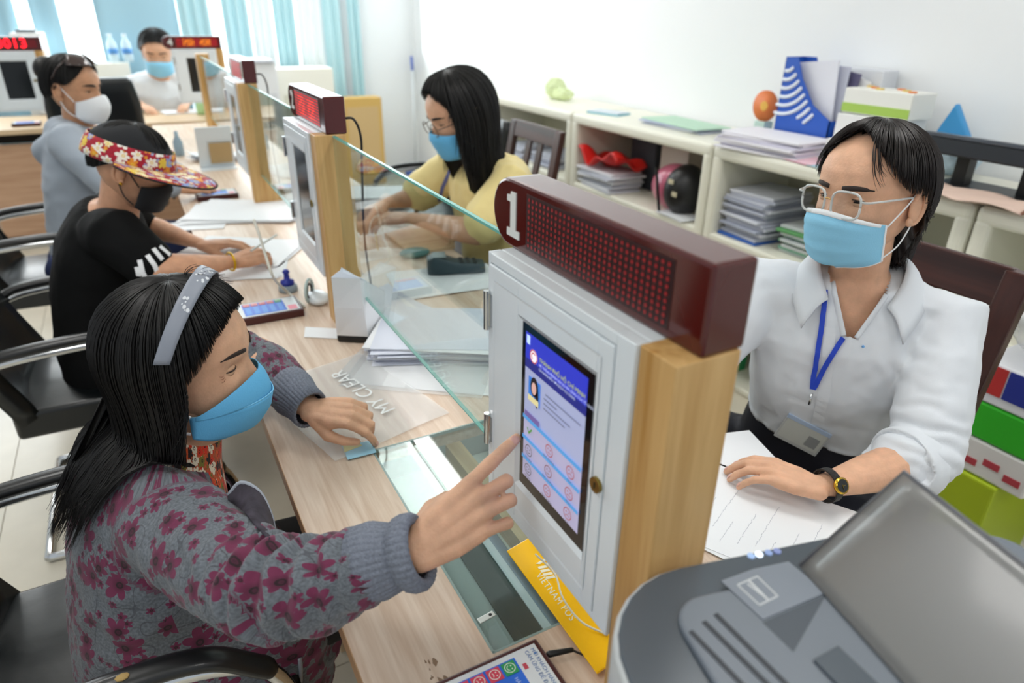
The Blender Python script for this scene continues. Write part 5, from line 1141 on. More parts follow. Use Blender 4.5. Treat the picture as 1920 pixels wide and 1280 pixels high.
# ============================================================ chairs
M_leath = mat('black_leatherette', '#0C1113', .32, bump=.05, bump_scale=30, coat=.15)
M_brownw = wood('dark_brown_wood', '#2E1511', '#48241D', 'Z', rough=.3, grain=14)
M_brownx = wood('dark_brown_wood_rail', '#2E1511', '#48241D', 'Y', rough=.3, grain=14)
def visitor_chair(loc, rotz, label, torn=False):
    """local: sitter faces +x; seat centre at origin"""
    t = thing('visitor_chair', label, 'chair', loc, rotz, 'black visitor chairs with chrome arms')
    sm = MB(); sm.rings([[V((x, y, z)) for x, y in ((-.23, -.23), (.25, -.24), (.27, 0), (.25, .24), (-.23, .23), (-.25, 0))] for z in (.385, .40, .455, .468)]); sm.build('seat', M_leath, t, True, bevel=.02, seg=3)
    bk = MB(); bk.grid(lambda s, q: V((-.22-.16*q-.05*math.sin(q*3.1)*.4+.035*(2*s-1)**2, (s-.5)*.47, .44+.50*q)), 12, 12); bk.build('backrest', M_leath, t, True, solid=.055)
    st_ = MB(); st_.tube([(-.265, -.225, .64), (-.268, 0, .64), (-.265, .225, .64)], .006, 6); st_.build('seam', M_black, t, True)
    for s in (-1, 1):
        y = s*.27
        pth = bezier([(-.30, y*.93, .60), (-.20, y, .635), (0, y, .648), (.14, y, .635), (.22, y, .57), (.24, y, .40), (.235, y, .12), (.20, y, .02), (.05, y, .013), (-.25, y, .013)], 7)
        MB().tube(pth, .0125, 12).build('frame', M_chrome, t, True)
        MB().tube(bezier([(-.27, y*.95, .625), (-.2, y, .655), (0, y, .670), (.13, y, .658), (.205, y, .60)], 7), .019, 12, up=(0, 1, 0), flat=.7, round_cap=True).build('arm_pad', mat('arm_pad_black', '#101214', .35, coat=.2), t, True)
        if torn: MB().sphere((.04, y+.004*s, .683), (.009, .006, .003), 8, 5).build('tear', mat('foam', '#B79A62', .9), t)
    cb = MB(); cb.tube([(.2, -.27, .34), (.2, .27, .34)], .011, 10); cb.build('crossbar', M_chrome, t, True)
    cb = MB(); cb.tube([(-.25, -.27, .013), (-.25, .27, .013)], .011, 10); cb.build('crossbar', M_chrome, t, True)
    return t
visitor_chair((-.19, 1.02, 0), 0, 'black visitor chair with torn armrest under the woman in the floral jacket', True)
visitor_chair((-.21, 2.20, 0), 0, 'black visitor chair under the woman in the black top', True)
visitor_chair((-.36, 3.25, 0), 0, 'black visitor chair with curved chrome arms under the woman in grey')
def high_chair(loc, rotz, label):
    t = thing('office_chair', label, 'chair', loc, rotz, 'black office chairs')
    MB().grid(lambda s, q: V((-.22-.13*q, (s-.5)*.44*(1-.10*max(0, q-.8)*5*abs(2*s-1)), .46+.66*q)), 10, 10).build('backrest', M_leath, t, True, solid=.07, bevel=.02)
    MB().bx(-.25, .25, -.26, .26, .40, .48).build('seat', M_leath, t, bevel=.03, seg=3)
    MB().cyl((0, 0, .08), (0, 0, .40), .028).build('gas_lift', M_black, t, True)
    for k in range(5): a = 2*math.pi*k/5; MB().tube([(0, 0, .09), (math.cos(a)*.28, math.sin(a)*.28, .05)], [.025, .016], 10, round_cap=True).build('leg', M_black, t, True); 
    for s in (-1, 1): MB().tube(bezier([(-.15, s*.29, .44), (-.14, s*.30, .60), (-.05, s*.30, .66), (.15, s*.30, .66)], 6), .018, 10, flat=.7, round_cap=True).build('armrest', M_black, t, True)
    return t
bcx = PYY(250, 165, 4.75); high_chair((min(bcx.x-.07, -.16), 4.62, 0), math.radians(90), 'black high-backed office chair with its back to the far kiosks, behind the visor cap')
visitor_chair((1.36, 3.42, 0), math.radians(185), 'empty black visitor chair on the clerks\' side, left of the clerk in yellow')
def wood_chair(loc, rotz, label):
    t = thing('wooden_chair', label, 'chair', loc, rotz, 'dark brown wooden clerk chairs')
    for s in (-1, 1):
        MB().rings([[V((x-.10*max(0, (z-.45)/.55)+a*.014, s*.2+b*.024, z)) for a, b in ((-1, -1), (1, -1), (1, 1), (-1, 1))] for x, z in ((-.2, 0), (-.2, .45), (-.2, .72), (-.2, 1.0))]).build('upright', M_brownw, t, bevel=.004)
        MB().bx(.17, .21, s*.2-.022, s*.2+.022, 0, .43).build('leg', M_brownw, t, bevel=.004)
        MB().bx(-.19, .19, s*.2-.012, s*.2+.012, .36, .42).build('apron', M_brownw, t)
    R = MB(); R.box((-.298, 0, .965), (.03, .376, .075), M=Matrix.Rotation(-.18, 3, 'Y')); R.build('top_rail', M_brownx, t, bevel=.004)
    MB().box((-.232, 0, .62), (.024, .376, .05), M=Matrix.Rotation(-.18, 3, 'Y')).build('lower_rail', M_brownx, t, bevel=.004)
    for y in (-.05, .05): MB().rings([[V((x+a*.006, y+b*.02, z)) for a, b in ((-1, -1), (1, -1), (1, 1), (-1, 1))] for x, z in ((-.235, .64), (-.293, .93))]).build('slat', M_brownw, t)
    MB().bx(-.2, .22, -.22, .22, .42, .455).build('seat', M_brownx, t, bevel=.01)
    return t
a = PXX(1722, 470, 1.43); b_ = PXX(1903, 520, 1.43)
wood_chair((1.09, .79, 0), math.radians(180), 'dark brown wooden chair behind the clerk in the white shirt').scale = (1.0, 1.03, 1.035)
wood_chair((1.30, 2.72, 0), math.radians(180), 'empty dark brown wooden chair beside the cubby with the red bag')
# ============================================================ printer in the right foreground
pr = thing('laser_printer', 'grey laser printer with smoky raised paper tray in the right foreground', 'printer', (.428, .1447, TOP), rotz=math.radians(-13))
M_pg = mat('printer_grey', '#6E7680', .42, bump=.02, bump_scale=300); M_pd = mat('printer_dark', '#4C555E', .25, coat=.3); M_pl = mat('printer_pale', '#B9BDBE', .4)
def rrect(x0, x1, y0, y1, r, n=7):
    out = []
    for cx, cy, a0 in ((x1-r, y1-r, 0), (x0+r, y1-r, 90), (x0+r, y0+r, 180), (x1-r, y0+r, 270)):
        for k in range(n+1): a = math.radians(a0+90*k/n); out.append((cx+math.cos(a)*r, cy+math.sin(a)*r))
    return out
R0 = rrect(-.205, .22, -.25, .165, .095); hz = .25
MB().rings([[V((x, y, z)) for x, y in R0] for z in (0, .16)]).build('body', M_pl, pr, True, bevel=.008)
Rm = rrect(-.207, .222, -.252, .167, .096); MB().rings([[V((x, y, z)) for x, y in Rm] for z in (.16, hz)]).build('upper_shell', M_pl, pr, True, bevel=.004)
Ri = rrect(-.203, .218, -.248, .163, .092); MB().rings([[V((x, y, z)) for x, y in Ri] for z in (hz-.004, hz+.003)]).build('control_panel', M_pd, pr, False, bevel=.002)
Rj = rrect(-.145, .212, -.244, .125, .03); MB().rings([[V((x, y, z)) for x, y in Rj] for z in (hz+.002, hz+.009)]).build('output_bin', M_pg, pr, False, bevel=.003)
zt_ = TOP+hz+.009
def ppoly(pix, z, h, nm, m): return MB().prism([PZ(u, v, z) for u, v in pix], (0, 0, h)).build(nm, m, pr, world=True)
ppoly([(1352, 1090), (1412, 1068), (1478, 1054), (1548, 1112), (1430, 1163)], zt_, .0012, 'flap', mat('printer_flap', '#7B838E', .42))
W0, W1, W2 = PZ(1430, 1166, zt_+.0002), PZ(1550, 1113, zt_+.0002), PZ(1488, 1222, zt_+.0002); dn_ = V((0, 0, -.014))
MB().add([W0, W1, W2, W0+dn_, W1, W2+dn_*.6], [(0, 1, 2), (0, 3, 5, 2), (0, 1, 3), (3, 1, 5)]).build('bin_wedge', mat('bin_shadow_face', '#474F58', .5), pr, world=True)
for (ua, va), (ub, vb) in (((1338, 1153), (1500, 1315)), ((1316, 1167), (1470, 1320)), ((1291, 1185), (1430, 1330))):
    ppoly([(ua, va), (ua+7, va-4), (ub+9, vb-4), (ub, vb)], zt_, .0006, 'groove', mat('groove_dark', '#2A3038', .5))
ppoly([(1525, 1240), (1570, 1215), (1660, 1300), (1610, 1330)], zt_, .003, 'catch', M_pd)
F_ = [PZ(u, v, zt_+.0014) for u, v in ((1383, 1096), (1420, 1080), (1458, 1117), (1424, 1134))]; sq = MB()
for k in range(4): sq.tube([F_[k], F_[(k+1) % 4]], .0008, 4)
sq.tube([F_[0].lerp(F_[1], .55), F_[2].lerp(F_[3], .5)], .0013, 4); sq.tube([F_[0].lerp(F_[1], .3).lerp(F_[2], .12), F_[2].lerp(F_[3], .3).lerp(F_[0], .3)], .0009, 4); sq.build('tray_symbol', mat('print_white', '#D5D9DC', .5), pr, world=True, kind='stuff')
for k, (c, u, v) in enumerate((('#A9C6F2', 1408, 1043), ('#DDEBFF', 1423, 1040), ('#8FA6D6', 1441, 1037), ('#8290C4', 1457, 1034))):
    p = PZ(u, v, TOP+hz+.003); MB().cyl(p, p+V((0, 0, .0012)), .0036, n=14).build('indicator', mat('indicator%d' % k, c, .3, emit=1.2 if k == 1 else .15), pr, world=True)
# smoky translucent tray standing up at the clerk's side
M_smoke = mat('smoky_plastic', '#8C8C8A', .25, alpha=.74, coat=.3)
A = PZ(1500, 1062, TOP+hz+.010); ex_ = V((math.cos(math.radians(-13)), math.sin(math.radians(-13)), 0)); ey_ = V((-ex_.y, ex_.x, 0))
B = A+ex_*.084+V((0, 0, .088)); A2 = A-ey_*.235; B2 = B-ey_*.235+ex_*.0
MB().grid(lambda s, q: (A.lerp(B, s)).lerp(A2.lerp(B2, s), q), 10, 10).build('paper_tray', M_smoke, pr, True, world=True, solid=.003)
MB().tube([A, B, B2], .0022, 8).build('tray_rim', mat('smoky_rim', '#6A6C72', .2, alpha=.9), pr, True, world=True)
# ============================================================ counter-top things
def flat_thing(name, label, cat, pix, z, h, m, bevel=0, group=None):
    c = sum((PZ(u, v, z) for u, v in pix), V((0, 0, 0)))/len(pix); t = thing(name, label, cat, (c.x, c.y, z), group=group)
    return t, (lambda px, dz, hh, mm, nm, **k: MB().prism([PZ(u, v, z+dz) for u, v in px], (0, 0, hh)).build(nm, mm, t, world=True, **k))
def papers(label, u, v, z, rot, n=6, size=(.21, .297), h=.0006, m=None, seed=0, jit=.012, bend=.0, cat='papers'):
    """loose stack of sheets, every sheet a part"""
    random.seed(seed); c = PZ(u, v, z); t = thing('paper_stack', label, cat, (c.x, c.y, z), math.radians(rot))
    for k in range(n):
        a = random.uniform(-.12, .12)*(1 if k else .3); ox, oy = random.uniform(-jit, jit), random.uniform(-jit, jit); cs, sn = math.cos(a), math.sin(a); ph = random.random()*6; bd = bend*random.uniform(.4, 1)
        def f(s, q):
            x, y = (s-.5)*size[0], (q-.5)*size[1]; return V((x*cs-y*sn+ox, x*sn+y*cs+oy, k*(h*1.35+.0002)+h*.5+.0004+bd*(abs(2*q-1)**3*.5+abs(2*s-1)**3*.5)*(1 if k == n-1 else .3)))
        mm = (m[k % len(m)] if isinstance(m, (list, tuple)) else m) or M_paper
        MB().grid(f, 6, 6).build('sheet', mm, t, solid=h)
    return t
M_ink = mat('ink_grey', '#8A8FA0', .7); M_text = mat('print_grey', '#9DA3AE', .7)
def ink_lines(t, z, rows, m=None, seed=1):
    """rows: (x, y, length, angle) short strokes on top of a sheet in local metres"""
    random.seed(seed); mb = MB()
    for x, y, L, a in rows:
        k = 0; p = V((x, y, z)); d = V((math.cos(a), math.sin(a), 0)); n = V((-d.y, d.x, 0))
        while k < L:
            w = random.uniform(.0015, .005); e_ = n*random.uniform(-.0015, .0015); mb.prism([p+d*k, p+d*(k+w)+e_, p+d*(k+w)+e_+n*.0005, p+d*k+n*.0005], (0, 0, .0001)); k += w+.0012
    mb.build('writing', m or M_ink, t, kind='stuff')
# rating pads -------------------------------------------------
def rating_pad(c, label, full=True):
    t = thing('rating_pad', label, 'rating device', c, group='service rating pads'); L, Wd, h = .158, .105, .020
    MB().bx(-L, 0, -Wd, 0, 0, h).build('base', M_maroon2, t, bevel=.003)
    MB().bx(-L+.007, -.007, -Wd+.007, -.007, h, h+.0008).build('face_sheet', mat('pad_white', '#DCE0E2', .3), t)
    bl = MB().bx(-L+.020, -.038, -Wd+.014, -.014, h+.0008, h+.0013).build('blue_panel', mat('pad_blue', '#2A6BD8', .3), t)
    for k in range(5):
        x = -.049-.0195*k; y = -.0245; cl = '#2E9A57' if k == 0 else '#D8435A'
        b = MB().bx(x-.0082, x+.0082, y-.0085, y+.0085, h+.0013, h+.002).build('button', mat('pad_btn_'+cl, cl, .3), t)
        f = MB(); zz = h+.0024
        def rg(r, w, a0=0, a1=6.2832, cx=0.):
            n = 16; vs = []
            for q in range(n+1):
                a = a0+(a1-a0)*q/n
                for rr in (r-w/2, r+w/2): vs.append((x+cx+math.sin(a)*rr, y+math.cos(a)*rr, zz))
            f.add(vs, [(2*q, 2*q+1, 2*q+3, 2*q+2) for q in range(n)])
        rg(.0062, .0009)
        for e in (-1, 1): f.add([(x+.002+math.sin(2*math.pi*q/6)*.0009, y+e*.0022+math.cos(2*math.pi*q/6)*.0009, zz) for q in range(6)], [tuple(range(6))])
        if k == 0: rg(.0034, .0008, math.pi*1.1, math.pi*1.9)
        else: rg(.0030, .0008, math.pi*.2, math.pi*.8, -.0045)
        f.build('smiley', mat('pad_icon', '#E9F2E8', .4), b)
        if full: text_mb('HÀI LÒNG' if k == 0 else 'CHƯA HÀI LÒNG', .0062, frame((x, y-.014, h+.0018), (0, -1, 0), (1, 0, 0)), .0001, 'LEFT').build('caption', mat('pad_caption', '#BFD3F4', .4), bl)
        else: MB().bx(x-.006, x+.006, -Wd+.018, y-.012, h+.0013, h+.0016).build('caption', mat('pad_caption2', '#5E97E6', .4), bl)
    if full:
        text_mb('MỜI KHÁCH HÀNG CHẠM NÚT', .0066, frame((-.013, -.012, h+.001), (0, -1, 0), (1, 0, 0)), .0001, 'LEFT').build('heading', mat('pad_text', '#5B7FB4', .4), t)
        text_mb('CẢM ỨNG ĐỂ ĐÁNH GIÁ', .0066, frame((-.021, -.012, h+.001), (0, -1, 0), (1, 0, 0)), .0001, 'LEFT').build('heading', MATS['pad_text'], t)
        MB().bx(-.034, -.029, -.034, -.026, h+.0008, h+.0012).build('logo', mat('pad_logo', '#C24555', .4), t)
    else: MB().bx(-.033, -.012, -Wd+.012, -Wd+.04, h+.0008, h+.0013).build('sticker', mat('pad_sticker', '#F08CA0', .4), t)
    return t
rating_pad(PZ(1005, 1194, TOP+.02)-V((0, 0, .02)), 'maroon rating pad with smiley buttons at the bottom edge, nearest the camera')
p2 = PZ(553, 553, TOP+.02)-V((0, 0, .02)); rating_pad(p2, 'maroon rating pad lying beside the second kiosk', False)
p3 = PZ(440, 352, TOP+.02)-V((0, 0, .02)); rating_pad(p3, 'maroon rating pad beyond the papers near the third kiosk', False)
pc = thing('power_cable', 'black barrel plug cable leading to the nearest rating pad', 'cable', PZ(1040, 1222, TOP))
MB().tube([PZ(1030, 1226, TOP+.012), PZ(1072, 1218, TOP+.012)], [.0042, .0030], 10, round_cap=True).build('plug', M_black, pc, True, world=True)
MB().tube(bezier([PZ(1072, 1218, TOP+.012), PZ(1095, 1228, TOP+.006), PZ(1125, 1240, TOP+.003), PZ(1160, 1243, TOP+.003)], 6), .0014, 8).build('cord', M_black, pc, True, world=True)
# yellow sign -------------------------------------------------
yq = [PZ(u, v, TOP+.004) for u, v in ((957, 1041), (995, 1022), (1140, 1196), (1137, 1245))]
ys = thing('yellow_sign', 'yellow acrylic sign strip with white logo leaning under the nearest kiosk', 'sign', yq[0])
x0, y0 = .352, .648; n_y = .225
yp = MB(); Ry = Matrix.Rotation(math.radians(-14), 3, 'Y'); cy = V((.377, y0-n_y/2, TOP+.0135)); yp.box(cy, (.052, n_y, .0035), M=Ry); yp.build('plate', mat('yellow_acrylic', '#FFC60A', .18, coat=.5), ys, world=True, bevel=.001)
zn = Ry@V((0, 0, 1)); xn = V((0, -1, 0)); yn = Ry@V((1, 0, 0))
text_mb('VIETNAM POS', .0125, frame(cy+zn*.0022-yn*.010-xn*.006, xn, yn), .0002, 'CENTER', space=1.15).build('lettering', mat('sign_white', '#F3F0D8', .4), ys, world=True)
lg = MB(); F0 = frame(cy+zn*.0022+yn*.006-xn*.052, xn, yn)
for q in ([(-.014, -.010), (-.014, .006), (-.006, .013), (.002, .007), (-.002, .003), (-.006, .007), (-.010, .003), (-.010, -.006)], [(-.006, -.001), (.0, .003), (-.006, .006)]): lg.prism([F0@V((a, b, 0)) for a, b in q], zn*.0003)
for k in range(4): lg.prism([F0@V((a, b, 0)) for a, b in ((-.008+.007*k, -.011), (-.0035+.007*k, -.011), (.0015+.007*k, .000), (-.003+.007*k, .000))], zn*.0003)
lg.build('logo', MATS['sign_white'], ys, world=True)
wc = thing('power_cable', 'thin white cord running across the yellow sign', 'cable', PZ(1060, 1100, TOP))
MB().tube(bezier([V((.37, .60, TOP+.035)), PZ(1040, 1075, TOP+.024), PZ(1055, 1120, TOP+.024), PZ(1090, 1165, TOP+.02), PZ(1140, 1190, TOP+.02)], 6), .0013, 8).build('cord', mat('cord_white', '#E4E2D4', .5), wc, True, world=True)
# clear plastic folder and ID card ----------------------------
fq = [(520, 690), (645, 652), (815, 768), (720, 815), (600, 862), (548, 800)]
cf = thing('plastic_folder', 'clear plastic document folder with embossed letters under the woman\'s left hand', 'folder', PZ(660, 745, TOP))
fo = PZ(655, 752, TOP); dx = (PZ(808, 770, TOP)-PZ(640, 655, TOP)).normalized(); dyv = V((-dx.y, dx.x, 0))
def fl(s, q): return fo+dx*((s-.5)*.335)+dyv*((q-.5)*.245)+V((0, 0, .0012+.0025*math.sin(s*5+q*4)**2*(.4+abs(2*q-1))))
MB().grid(fl, 20, 16).build('sleeve', M_pvc, cf, True, world=True)
MB().grid(lambda s, q: fl(s, q)+V((0, 0, .0018)), 20, 16).build('sleeve', M_pvc, cf, True, world=True)
text_mb('MY CLEAR', .046, frame(fo+V((0, 0, .0075))+dyv*.035-dx*.01, -dx, -dyv), .0002, 'CENTER').build('lettering', mat('emboss_white', '#F4F6F6', .4, alpha=.85), cf, world=True)
ic = thing('id_card', 'pale blue identity card under the woman\'s fingertips', 'card', PZ(672, 845, TOP))
ca = [PZ(640, 836, TOP+.004), PZ(697, 826, TOP+.004), PZ(706, 848, TOP+.004), PZ(652, 862, TOP+.004)]
MB().prism(ca, (0, 0, .001)).build('card', mat('card_blue', '#9CCFE6', .3), ic, world=True, bevel=.0004)
MB().prism([ca[0].lerp(ca[2], .04)+V((0, 0, .0011)), ca[0].lerp(ca[1], .55)+V((0, 0, .0011)), ca[0].lerp(ca[1], .5).lerp(ca[2], .3)+V((0, 0, .0011)), ca[0].lerp(ca[3], .5)+V((0, 0, .0011))], (0, 0, .0002)).build('tint', mat('card_yellow', '#D8D79A', .3), ic, world=True)
# papers in front of the white-shirted clerk -------------------
t = papers('white forms with handwriting beside the nearest kiosk, in front of the clerk\'s hand', 1430, 985, TOP, 22, 4, seed=2, jit=.006)
ink_lines(t, .0042, [(-.08+.012*(k % 3), .10-.022*k, .05+.03*(k % 3), .05) for k in range(9)], seed=4)
papers('blank white sheet under the clerk\'s fingertips', 1385, 880, TOP, -15, 1, (.16, .22), seed=3)
# covered card reader -----------------------------------------
cr = thing('card_reader', 'card reader wrapped in folded white paper on a black base', 'card reader', (.40, 1.47, TOP))
q0, q1, q2, q3 = PZ(633, 642, TOP), PZ(692, 645, TOP), PZ(724, 612, TOP), PZ(640, 600, TOP)
MB().prism([q0+V((0, 0, .002)), q1+V((0, 0, .002)), q2+V((0, 0, .002)), q3+V((0, 0, .002))], (0, 0, .016)).build('base', M_black, cr, world=True, bevel=.004)
def up_(p, h, k=1.0): return V((p.x, p.y, TOP+h))
a0, a1, a2 = q0+(q3-q0)*.0, q1, q2
cv = MB(); tl0 = PXX(620, 520, q0.x-.012); tr0 = PXX(676, 522, q1.x-.01); tb = PXX(722, 545, q2.x+.0)
bot = [q0+V((0, 0, .018)), q1+V((0, 0, .018)), q2+V((0, .01, .018)), q3+V((.0, -.005, .018))]; top = [tl0, tr0, tb, V((tl0.x+.03, tl0.y+.02, tl0.z+.008))]
cv.rings([bot, [b.lerp(t_, .5)+V((0, 0, 0)) for b, t_ in zip(bot, top)], top]); cv.build('paper_cover', M_paper, cr, False, world=True, bevel=.002)
MB().rings([[p.copy() for p in top], [tl0.lerp(top[3], .35)+V((.012, 0, .006)), tr0.lerp(tb, .25)+V((-.01, .005, .009)), tb+V((-.012, 0, .006)), top[3]+V((0, 0, .004))]]).build('paper_fold', M_paperb, cr, False, world=True)
nt_ = thing('paper_tag', 'small white paper tag lying beside the card reader', 'paper tag', PZ(603, 623, TOP)); MB().prism([PZ(u, v, TOP+.001) for u, v in ((572, 613), (634, 616), (634, 635), (570, 632))], (0, 0, .0008)).build('tag', M_paper, nt_, world=True)
# things around the second kiosk -------------------------------
sp = thing('rubber_stamp', 'blue self-inking rubber stamp on a grey pad by the second kiosk', 'stamp', PZ(541, 545, TOP))
sb = PZ(541, 545, TOP); MB().lathe([(.024, 0), (.026, .006), (.025, .016), (.018, .02)], sb).build('pad', mat('pad_grey', '#8C9AA3', .4), sp, True, world=True); MB().lathe([(.019, .02), (.018, .03), (.008, .034), (.007, .05), (.010, .055), (.006, .062)], sb).build('handle', mat('stamp_blue', '#1B2E9A', .35), sp, True, world=True)
tp = thing('tape_roll', 'roll of clear tape with black core beside the second kiosk', 'tape', PZ(580, 540, TOP+.03))
for r_, m_ in ((.030, mat('tape_clear', '#BFD6D4', .2, alpha=.7)), (.019, M_black)):
    c_ = PZ(580, 545, TOP+.034); MB().tube([c_+V((math.cos(2*math.pi*k/28)*r_*.5, -.0*k, math.sin(2*math.pi*k/28)*r_))+V((0, math.cos(2*math.pi*k/28)*r_*.85, 0)) for k in range(29)], .004 if r_ > .02 else .003, 8).build('roll' if r_ > .02 else 'core', m_, tp, True, world=True)
ms = thing('computer_mouse', 'white computer mouse at the foot of the second kiosk', 'mouse', PZ(596, 562, TOP))
mc = PZ(596, 565, TOP); me_ = MB(); me_.sphere(mc+V((0, 0, .012)), (.030, .045, .016), 18, 12); me_.build('shell', M_white, ms, True, world=True)
wp = thing('power_cable', 'white cord hanging down past the writing woman\'s hand', 'cable', PZ(545, 545, TOP))
MB().tube(bezier([PD(476, 412, 1.72), PD(486, 440, 1.71), PD(497, 475, 1.70), PD(513, 520, 1.69), PZ(540, 548, TOP+.012), PZ(572, 575, TOP+.004)], 7), .0036, 8).build('cord', mat('cord_ivory', '#DAD8CC', .5), wp, True, world=True)
papers('upright plastic sleeve of papers leaning behind the covered card reader', 735, 572, TOP, 10, 5, (.09, .22), m=[M_paperb, M_paper], seed=9, bend=.03)
# papers around the writing woman ------------------------------
papers('white form the woman in the visor is writing on', 452, 472, TOP, 62, 6, (.25, .34), seed=11)
papers('white form under the writing woman\'s forearm, nearest the rating pad', 430, 510, TOP, 75, 3, (.15, .30), seed=71)
t = papers('white leaflets with a pink patch beyond the writing woman\'s hand', 462, 398, TOP, 68, 8, (.30, .40), seed=12, bend=.004)
MB().bx(-.06, .05, -.12, -.01, .0068, .0072).build('pink_print', mat('pink_patch', '#F0A79C', .7), t)
papers('white sheet hanging over the counter edge beside the visor cap', 335, 425, TOP, 80, 2, (.10, .30), seed=13)
papers('pale papers on the counter between the second and third kiosks', 545, 320, TOP, 20, 5, (.21, .3), seed=14, bend=.01)
papers('tent of white leaflets standing near the third kiosk', 410, 300, TOP, 40, 3, (.18, .24), seed=15, bend=.10)
hd = thing('document_stand', 'white acrylic document stand with a brown picture near the third kiosk', 'document stand', PZ(405, 300, TOP))
hp = PZ(412, 318, TOP); MB().box(hp+V((0, .03, .10)), (.16, .006, .2), M=Matrix.Rotation(.2, 3, 'X')).build('panel', M_white, hd, world=True); MB().box(hp+V((.02, .022, .075)), (.10, .004, .10), M=Matrix.Rotation(.2, 3, 'X')).build('picture', mat('picture_brown', '#B89C6E', .6), hd, world=True); MB().bx(hp.x-.08, hp.x+.08, hp.y-.02, hp.y+.05, TOP, TOP+.006).build('foot', M_white, hd, world=True)
# behind the glass ---------------------------------------------
papers('thick stack of white forms behind the glass, nearest the first kiosk', 840, 640, TOP, 62, 26, (.23, .32), .0009, seed=16, jit=.01, m=[M_paper, M_paperb])
pb = papers('clear plastic sleeves of forms sticking out under the thick stack', 800, 680, TOP, 50, 3, (.25, .30), seed=17, jit=.02, m=[M_pvc, M_paper])
papers('white forms under the black card terminal', 835, 525, TOP, 80, 4, (.21, .30), seed=18)
papers('tall grey stack of forms beside the hands of the clerk in yellow', 705, 385, TOP, 65, 30, (.2, .26), .0012, seed=19, m=[M_paperb, M_paper])
fo2 = thing('wooden_tray', 'low tan wooden tray at the clerk\'s side of the counter behind the glass', 'tray', PZ(775, 455, TOP)); w0 = PZ(775, 455, TOP)
MB().bx(w0.x-.06, w0.x+.10, w0.y-.12, w0.y+.12, TOP, TOP+.012).build('base', M_counterx, fo2, world=True); MB().bx(w0.x+.09, w0.x+.10, w0.y-.12, w0.y+.12, TOP+.012, TOP+.03).build('lip', M_counterx, fo2, world=True)
gb = thing('teal_pouch', 'small teal zip pouch behind the glass near the wooden tray', 'pouch', PZ(780, 480, TOP)); g0 = PZ(778, 480, TOP); MB().sphere(g0+V((0, 0, .012)), (.05, .035, .014), 14, 8).build('pouch', mat('teal_cloth', '#5E8A86', .7), gb, True, world=True)
pt_ = thing('card_terminal', 'dark teal grey card payment terminal lying on white forms behind the glass', 'card terminal', PZ(855, 500, TOP))
pc_ = PZ(855, 508, TOP+.004); dv = (PZ(912, 500, TOP)-PZ(798, 505, TOP)).normalized()
MT = mat('terminal_teal', '#33474F', .4); Mx = rot_frame(pc_, dv, (0, 0, 1))
bd = MB(); bd.rings([[Mx@V((x, y*w, z)) for y, z in ((-.036, .002), (.036, .002), (.038, .016), (.03, h_), (-.03, h_), (-.038, .016))] for x, w, h_ in ((-.085, .8, .045), (-.06, 1, .052), (-.03, 1, .045), (.0, .92, .034), (.05, .95, .03), (.085, .8, .026))]); bd.build('body', MT, pt_, True, world=True, bevel=.003)
MB().box(Mx@V((-.05, 0, .0525)), (.04, .05, .003), M=Mx.to_3x3()).build('display', mat('terminal_screen', '#7E8C90', .2), pt_, world=True)
for i in range(3):
    for j in range(3): MB().box(Mx@V((.015+.02*i, -.018+.018*j, .0335-.0012*i)), (.011, .012, .004), M=Mx.to_3x3()).build('key', mat('terminal_key', '#1F2A2E', .5), pt_, world=True)
# ============================================================ cubby contents and things on top
def on_top(u, v, x): p = PXX(u, v, x); return p
def cbox(name, label, cat, c, d, col, rz=0, rough=.6, bevel=.004, group=None):
    t = thing(name, label, cat, (c[0], c[1], c[2]), rz, group=group); MB().box((0, 0, d[2]/2), d).build('body', mat('m_'+col, col, rough), t, bevel=bevel); return t
ZT = .985
def stack(label, x, y, z, n, sz, cols, seed, cat='folders', th=.012, jit=.015, name='folder_stack', dz=0):
    random.seed(seed); t = thing(name, label, cat, (x, y, z))
    for k in range(n):
        MB().box((random.uniform(-jit, jit), random.uniform(-jit, jit), th*(k+.5)), (sz[0]*random.uniform(.92, 1.02), sz[1]*random.uniform(.92, 1.02), th*.92), random.uniform(-.08, .08)).build('folder', mat('m_'+cols[k % len(cols)], cols[k % len(cols)], .6), t, bevel=.002)
    return t
G = ['#C7CBD8', '#B8BDCC', '#D9DCE6', '#A9AFC0']
Z1, Z2, Z3 = .63, .30, .03
stack('tall stack of grey white folders in the upper cubby beside the clerk\'s head', 2.22, 1.90, Z1, 16, (.26, .22), ['#2F62B5']+G*4, 1)
stack('short stack of folders with a green edge next to the tall grey stack', 2.24, 1.62, Z1, 9, (.26, .22), ['#C9CFD0', '#7FB59A', '#D8DDDF', '#5FA063'], 2)
stack('folders on a teal binder in the upper cubby, rightmost', 2.25, 1.32, Z1, 8, (.26, .22), ['#DADDE2', '#BFC5CB'], 21)
stack('stack of mixed papers in the middle cubby under the grey folders', 2.22, 1.80, Z2, 10, (.26, .3), ['#BDB8B0', '#D6C7CB', '#A99C90', '#E3E5E8'], 3)
stack('stack of pinkish papers in the middle cubby near the clerk\'s shoulder', 2.22, 1.40, Z2, 9, (.26, .3), ['#D8CCD0', '#CFD3D8', '#B9A7A0'], 22)
stack('wrapped white papers under the red bag', 2.165, 2.90, Z1, 8, (.20, .30), ['#CFD2DB', '#E4E6EC', '#BFC3CE'], 4, jit=.02)
rb_ = thing('red_bag', 'red plastic bag draped over the papers in the cubby', 'bag', (2.2, 2.88, Z1+.1)); mb = MB(); mb.grid(lambda s, q: V((2.055+.20*q, 2.72+.34*s, Z1+.130+.035*math.sin(s*7+q*3)*math.sin(q*5+1)+.02*math.sin(s*15)+.03*(1-q))), 24, 14); mb.build('film', mat('red_film', '#D6231E', .35), rb_, True, world=True, solid=.006)
